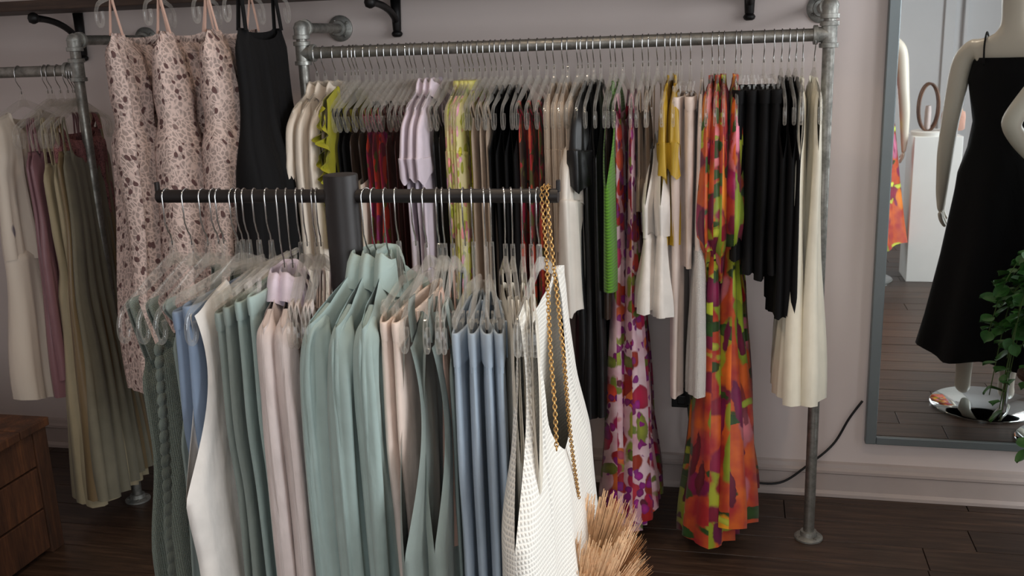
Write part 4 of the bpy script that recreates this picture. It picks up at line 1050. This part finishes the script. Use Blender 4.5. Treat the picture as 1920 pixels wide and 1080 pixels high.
# ---------------- rustic wooden crate
ct = tag(empty('wooden_crate', (-2.2, 2.42, 0)), 'rustic brown wooden crate box on the dark floor', 'crate')
cw, cd, ch = .52, .40, .47
x1 = -.05; x0 = x1-cw; y0 = -.17; y1 = y0+cd
for i in range(3): box_obj('top_board', (x0-.01, y0-.01+i*(cd+.02)/3+.002, ch-.03), (x1+.01, y0-.01+(i+1)*(cd+.02)/3-.002, ch), M['crate'], ct, .004)
for x in (x0, x1-.06):
    for y in (y0, y1-.06): box_obj('corner_post', (x, y, 0), (x+.06, y+.06, ch-.03), M['crate'], ct, .004)
for i in range(3):
    z0 = .02+i*.15
    box_obj('side_board', (x1-.022, y0+.062, z0), (x1-.006, y1-.062, z0+.143), M['crate'], ct, .003)
    box_obj('front_board', (x0+.062, y0+.006, z0), (x1-.062, y0+.022, z0+.143), M['crate'], ct, .003)
    box_obj('back_board', (x0+.062, y1-.022, z0), (x1-.062, y1-.006, z0+.143), M['crate'], ct, .003)
    box_obj('side_board', (x0+.006, y0+.062, z0), (x0+.022, y1-.062, z0+.143), M['crate'], ct, .003)

# ---------------- mirror
mx0, mx1, mz0, mz1 = .455, 1.42, .215, 2.15
mt = tag(empty('wall_mirror', ((mx0+mx1)/2, YB, mz0)), 'tall wall mirror with a slim grey metal frame', 'mirror')
o = Vector((mt.location)); fw = .036
def mb_(name, lo, hi, mat, bev=.003):
    m = MB(); m.box(tuple(Vector(lo)-o), tuple(Vector(hi)-o)); return m.build(name, mat, mt, smooth=False, bevel=bev)
mb_('frame_side', (mx0, YB-.035, mz0), (mx0+fw, YB-.001, mz1), M['mframe']); mb_('frame_side', (mx1-fw, YB-.035, mz0), (mx1, YB-.001, mz1), M['mframe'])
mb_('frame_rail', (mx0+fw, YB-.035, mz0), (mx1-fw, YB-.001, mz0+fw*.8), M['mframe']); mb_('frame_rail', (mx0+fw, YB-.035, mz1-fw), (mx1-fw, YB-.001, mz1), M['mframe'])
mb_('mirror_glass', (mx0+fw, YB-.028, mz0+fw*.8), (mx1-fw, YB-.018, mz1-fw), M['mirror'], 0)
MY = YB-.028

# ---------------- mannequins
def skin_obj(name, verts, edges, radii, roots, mat, parent, sub=2):
    me = bpy.data.meshes.new(name); me.from_pydata(verts, edges, []); me.materials.append(mat)
    ob = link(name, me, parent)
    md = ob.modifiers.new('Skin', 'SKIN'); md.use_smooth_shade = True; md.branch_smoothing = .6
    if not me.skin_vertices: 
        me.attributes  # layer is created with the modifier
    sv = me.skin_vertices[0].data
    for i, r in enumerate(radii): sv[i].radius = (r, r) if not hasattr(r, '__len__') else r
    for i in roots: sv[i].use_root = True
    ss = ob.modifiers.new('Subdivision', 'SUBSURF'); ss.levels = sub; ss.render_levels = sub
    return ob
def mannequin(label, loc_, rz, dress_mat, dress_label_prof, bent=False, disc=True, lift=.03, L_=None):
    t = tag(empty('mannequin', loc_, rz), label, 'mannequin', 'gloss white mannequins'); t.scale = (1.07, 1.07, 1.08)
    V, E_, Rr, roots = [], [], [], []
    def add(p, r, prev=None, root=False):
        V.append((p[0], p[1], p[2]+lift)); Rr.append(r); i = len(V)-1
        if prev is not None: E_.append((prev, i))
        if root: roots.append(i)
        return i
    pel = add((0, 0, .95), (.14, .10), root=True); wa = add((0, 0, 1.10), (.105, .08), pel); ch = add((0, .0, 1.28), (.13, .095), wa); sh = add((0, 0, 1.40), (.10, .07), ch)
    nk = add((0, 0, 1.455), .058, sh); nk2 = add((0, -.01, 1.495), .054, nk); hd = add((0, -.025, 1.54), (.078, .085), nk2); h2 = add((0, -.01, 1.61), (.088, .098), hd); h3 = add((0, .0, 1.69), (.066, .08), h2)
    add((0, -.10, 1.605), .012, h2)
    for s in (-1, 1):
        a = add((s*.13, 0, 1.395), .055, sh); b = add((s*.175, 0, 1.36), .046, a)
        if s > 0 or not bent:
            e = add((s*.20, .02, 1.12), .036, b); e2 = add((s*.215, -.01, .99), .034, e); w = add((s*.225, -.05, .83), .024, e2); dirv = Vector((0, -.25, -1)).normalized(); out = Vector((0, -1, .25)).normalized()
        else:
            e = add((s*.34, .06, 1.15), .037, b); e2 = add((s*.27, -.0, 1.07), .034, e); w = add((s*.19, -.07, .99), .024, e2); dirv = Vector((-s*.6, -.4, -.6)).normalized(); out = Vector((0, -1, .3)).normalized()
        pw = Vector(V[w])-Vector((0, 0, lift)); pm = add(pw+dirv*.05, (.030, .018), w); pk = add(pw+dirv*.085, (.034, .014), pm)
        for q in range(4):
            o_ = out*((q-1.5)*.018); base = pw+dirv*.075+o_; L1 = (.062, .074, .070, .055)[q]
            i0 = add(base, .0095, root=True); i1 = add(base+dirv*L1*.5+Vector((-s*.004, 0, 0)), .009, i0); i2 = add(base+dirv*L1+Vector((-s*.018, -.004, 0)), .007, i1)
        b0 = pw+dirv*.03+out*.02; i0 = add(b0, .011, root=True); i1 = add(b0+out*.03+dirv*.025, .010, i0); add(b0+out*.038+dirv*.055, .008, i1)
        hp = add((s*.085, 0, .86), (.085, .085), pel); kn = add((s*.085, -.01, .50), (.055, .058), hp); cf = add((s*.085, .015, .36), (.052, .055), kn); an = add((s*.08, .02, .10), .032, cf); he = add((s*.08, .03, .05), .034, an); add((s*.085, -.10, .015), (.036, .02), he)
    skin_obj('body', V, E_, Rr, roots, M['mannequin'], t)
    rows = []; n = 48
    for z, rx, ry, am in dress_label_prof:
        rows.append([((rx+am*math.sin(7*a+z*3))*math.cos(a), (ry+am*math.sin(7*a+z*3))*math.sin(a), z+lift+(am*.6*math.sin(5*a) if z < .3 else 0)) for a in [2*math.pi*k/n for k in range(n)]])
    m = MB(); m.grid(rows, closed_u=True); m.build('dress', dress_mat, t)
    for s in (-1, 1):
        m = MB(); m.tube(cable('', [Vector((s*.085, -.098, 1.335+lift)), Vector((s*.092, -.068, 1.405+lift)), Vector((s*.095, 0, 1.452+lift)), Vector((s*.092, .068, 1.405+lift)), Vector((s*.085, .098, 1.335+lift))]), .0035, 8); m.build('strap', dress_mat, t)
    m = MB(); m.lathe([(.001, 0), (.205, 0), (.205, .008), (.2, .012), (.001, .012)], 40, Matrix.Translation((0, .0, 0))); m.build('base_disc', M['disc'], t, auto=AUTO)
    m = MB(); m.lathe([(.012, .01), (.012, .45)], 12, Matrix.Translation((.085, .07, 0))); m.build('support_rod', M['chrome'], t, auto=AUTO)
    return t
long_prof = [(1.36, .135, .10, 0), (1.28, .15, .115, 0), (1.12, .122, .098, 0), (1.02, .135, .112, .002), (.92, .165, .14, .004), (.6, .20, .19, .012), (.35, .235, .22, .018), (.21, .255, .24, .022)]
mannequin('gloss white mannequin in a long black strap dress by the mirror', (1.075, 2*MY-4.42, 0), .35, M['black'], long_prof)
mannequin('gloss white mannequin with hand on hip in black', (1.33, 2*MY-4.02, 0), .0, M['black'], [(z, min(rx, .17), min(ry, .15), am*.3) for z, rx, ry, am in long_prof], bent=True)
mannequin('gloss white mannequin in a tropical print dress near the plinth', (.80, 2*MY-6.75, 0), .1, M['tropic'], long_prof)

# ---------------- plinth with bags (seen in the mirror)
pt_ = tag(empty('display_plinth', (1.24, 2*MY-6.85, 0)), 'white square display plinth opposite the mirror', 'plinth')
m = MB(); m.box((-.145, -.145, .0), (.145, .145, .95)); m.build('plinth_body', M['plinth'], pt_, smooth=False, bevel=.003)
m = MB(); m.lathe([(.001, .95), (.13, .95), (.13, .972), (.125, .976), (.001, .976)], 32, Matrix.Translation((-.02, 0, 0))); m.build('turntable', M['plinth'], pt_, auto=AUTO)
pc = Vector((1.24, 2*MY-6.85, .976))
wd = wood('cane', (60, 36, 24), (120, 80, 52), (8, 8, 2), .5)
hb = tag(empty('cane_handle_bag', pc+Vector((-.05, .0, 0))), 'slim bag with tall dark cane hoops on the white plinth', 'handbag')
for y in (-.03, .03):
    m = MB(); m.tube([(.06*math.cos(a), y, .15+.15*math.sin(a)) for a in [2*math.pi*k/28 for k in range(28)]], .008, 8, closed=True); m.build('hoop', wd, hb)
m = MB(); rows = [[(.02*math.cos(a)*k, .035*math.sin(a)*k, z) for a in [2*math.pi*q/20 for q in range(20)]] for z, k in ((.001, .7), (.02, 1), (.12, 1), (.16, .8))]; m.grid(rows, closed_u=True); m.build('pouch', M['blush'], hb)
pb = tag(empty('woven_handbag', pc+Vector((.10, .02, 0))), 'pink woven handbag at the edge of the white plinth', 'handbag')
m = MB(); rows = [[(.07*k*math.copysign(abs(math.cos(a))**.5, math.cos(a)), .04*k*math.copysign(abs(math.sin(a))**.5, math.sin(a)), z) for a in [2*math.pi*q/28 for q in range(28)]] for z, k in ((.001, .8), (.01, 1), (.09, 1.02), (.12, .95), (.125, .7))]; m.grid(rows, closed_u=True); m.build('bag_body', knit('pink_weave', (222, 170, 150), 260, 'mesh'), pb)
m = MB(); m.tube([(.05*math.cos(a), 0, .115+.06*math.sin(a)) for a in [math.pi*k/14 for k in range(15)]], .005, 8); m.build('bag_handle', M['straw'], pb)

# ---------------- trailing plant on a stool, just outside the frame beside the mirror
plx, ply = 1.12, 3.12
st = tag(empty('plant_stool', (plx, ply, 0)), 'small wooden plant stool before the mirror', 'stool')
m = MB(); m.lathe([(.001, .38), (.11, .38), (.115, .385), (.115, .40), (.11, .405), (.001, .405)], 28); m.build('seat', M['crate'], st, auto=AUTO)
for k in range(3):
    a = 2*math.pi*k/3+.4; cyl(st, 'leg', (.075*math.cos(a), .075*math.sin(a), .38), (.10*math.cos(a), .10*math.sin(a), .0), .011, M['crate'])
pl = tag(empty('potted_ivy', (plx, ply, .405)), 'trailing green leafy plant at the mirror edge', 'plant')
m = MB(); m.lathe([(.055, 0), (.06, .004), (.085, .12), (.092, .122), (.092, .14), (.082, .14), (.078, .12), (.001, .118)], 28); m.build('pot', M['pot'], pl, auto=AUTO)
R = random.Random(21)
leaf = MB(); rows = []
for i in range(7):
    e = i/6; w = .026*math.sin(math.pi*min(1, e*.92+.06))**.7
    rows.append([(-w, e*.058, -.006*e*e+.004), (-w*.5, e*.058, -.008*e*e), (0, e*.058, -.012*e*e-.002), (w*.5, e*.058, -.008*e*e), (w, e*.058, -.006*e*e+.004)])
leaf.grid(rows); leaf_me = leaf.mesh('leaf', M['leaf'])
for k in range(22):
    a = R.uniform(0, 6.283) if k > 12 else R.uniform(2.4, 4.2); reach = R.uniform(.10, .20); up = R.uniform(.05, .30); dn = R.uniform(-.28, .22)
    c = Vector((math.cos(a), math.sin(a), 0))
    P = cable('', [Vector((0, 0, .12))+c*.03, Vector((0, 0, .14+up))+c*reach*.5, Vector((0, 0, .12+up*.8))+c*reach*.9, Vector((0, 0, .12+dn))+c*(reach+.03)])
    m = MB(); m.tube(P, .0018, 5); sm = m.build('stem', M['stem'], pl)
    for j in range(5, len(P), 2):
        lf = link('leaf', leaf_me, sm, P[j]); s = R.uniform(.7, 1.15); lf.scale = (s, s, s)
        lf.rotation_euler = (R.uniform(-.9, .5), R.uniform(-.5, .5), math.atan2(c.y, c.x)-math.pi/2+R.uniform(-1.3, 1.3))
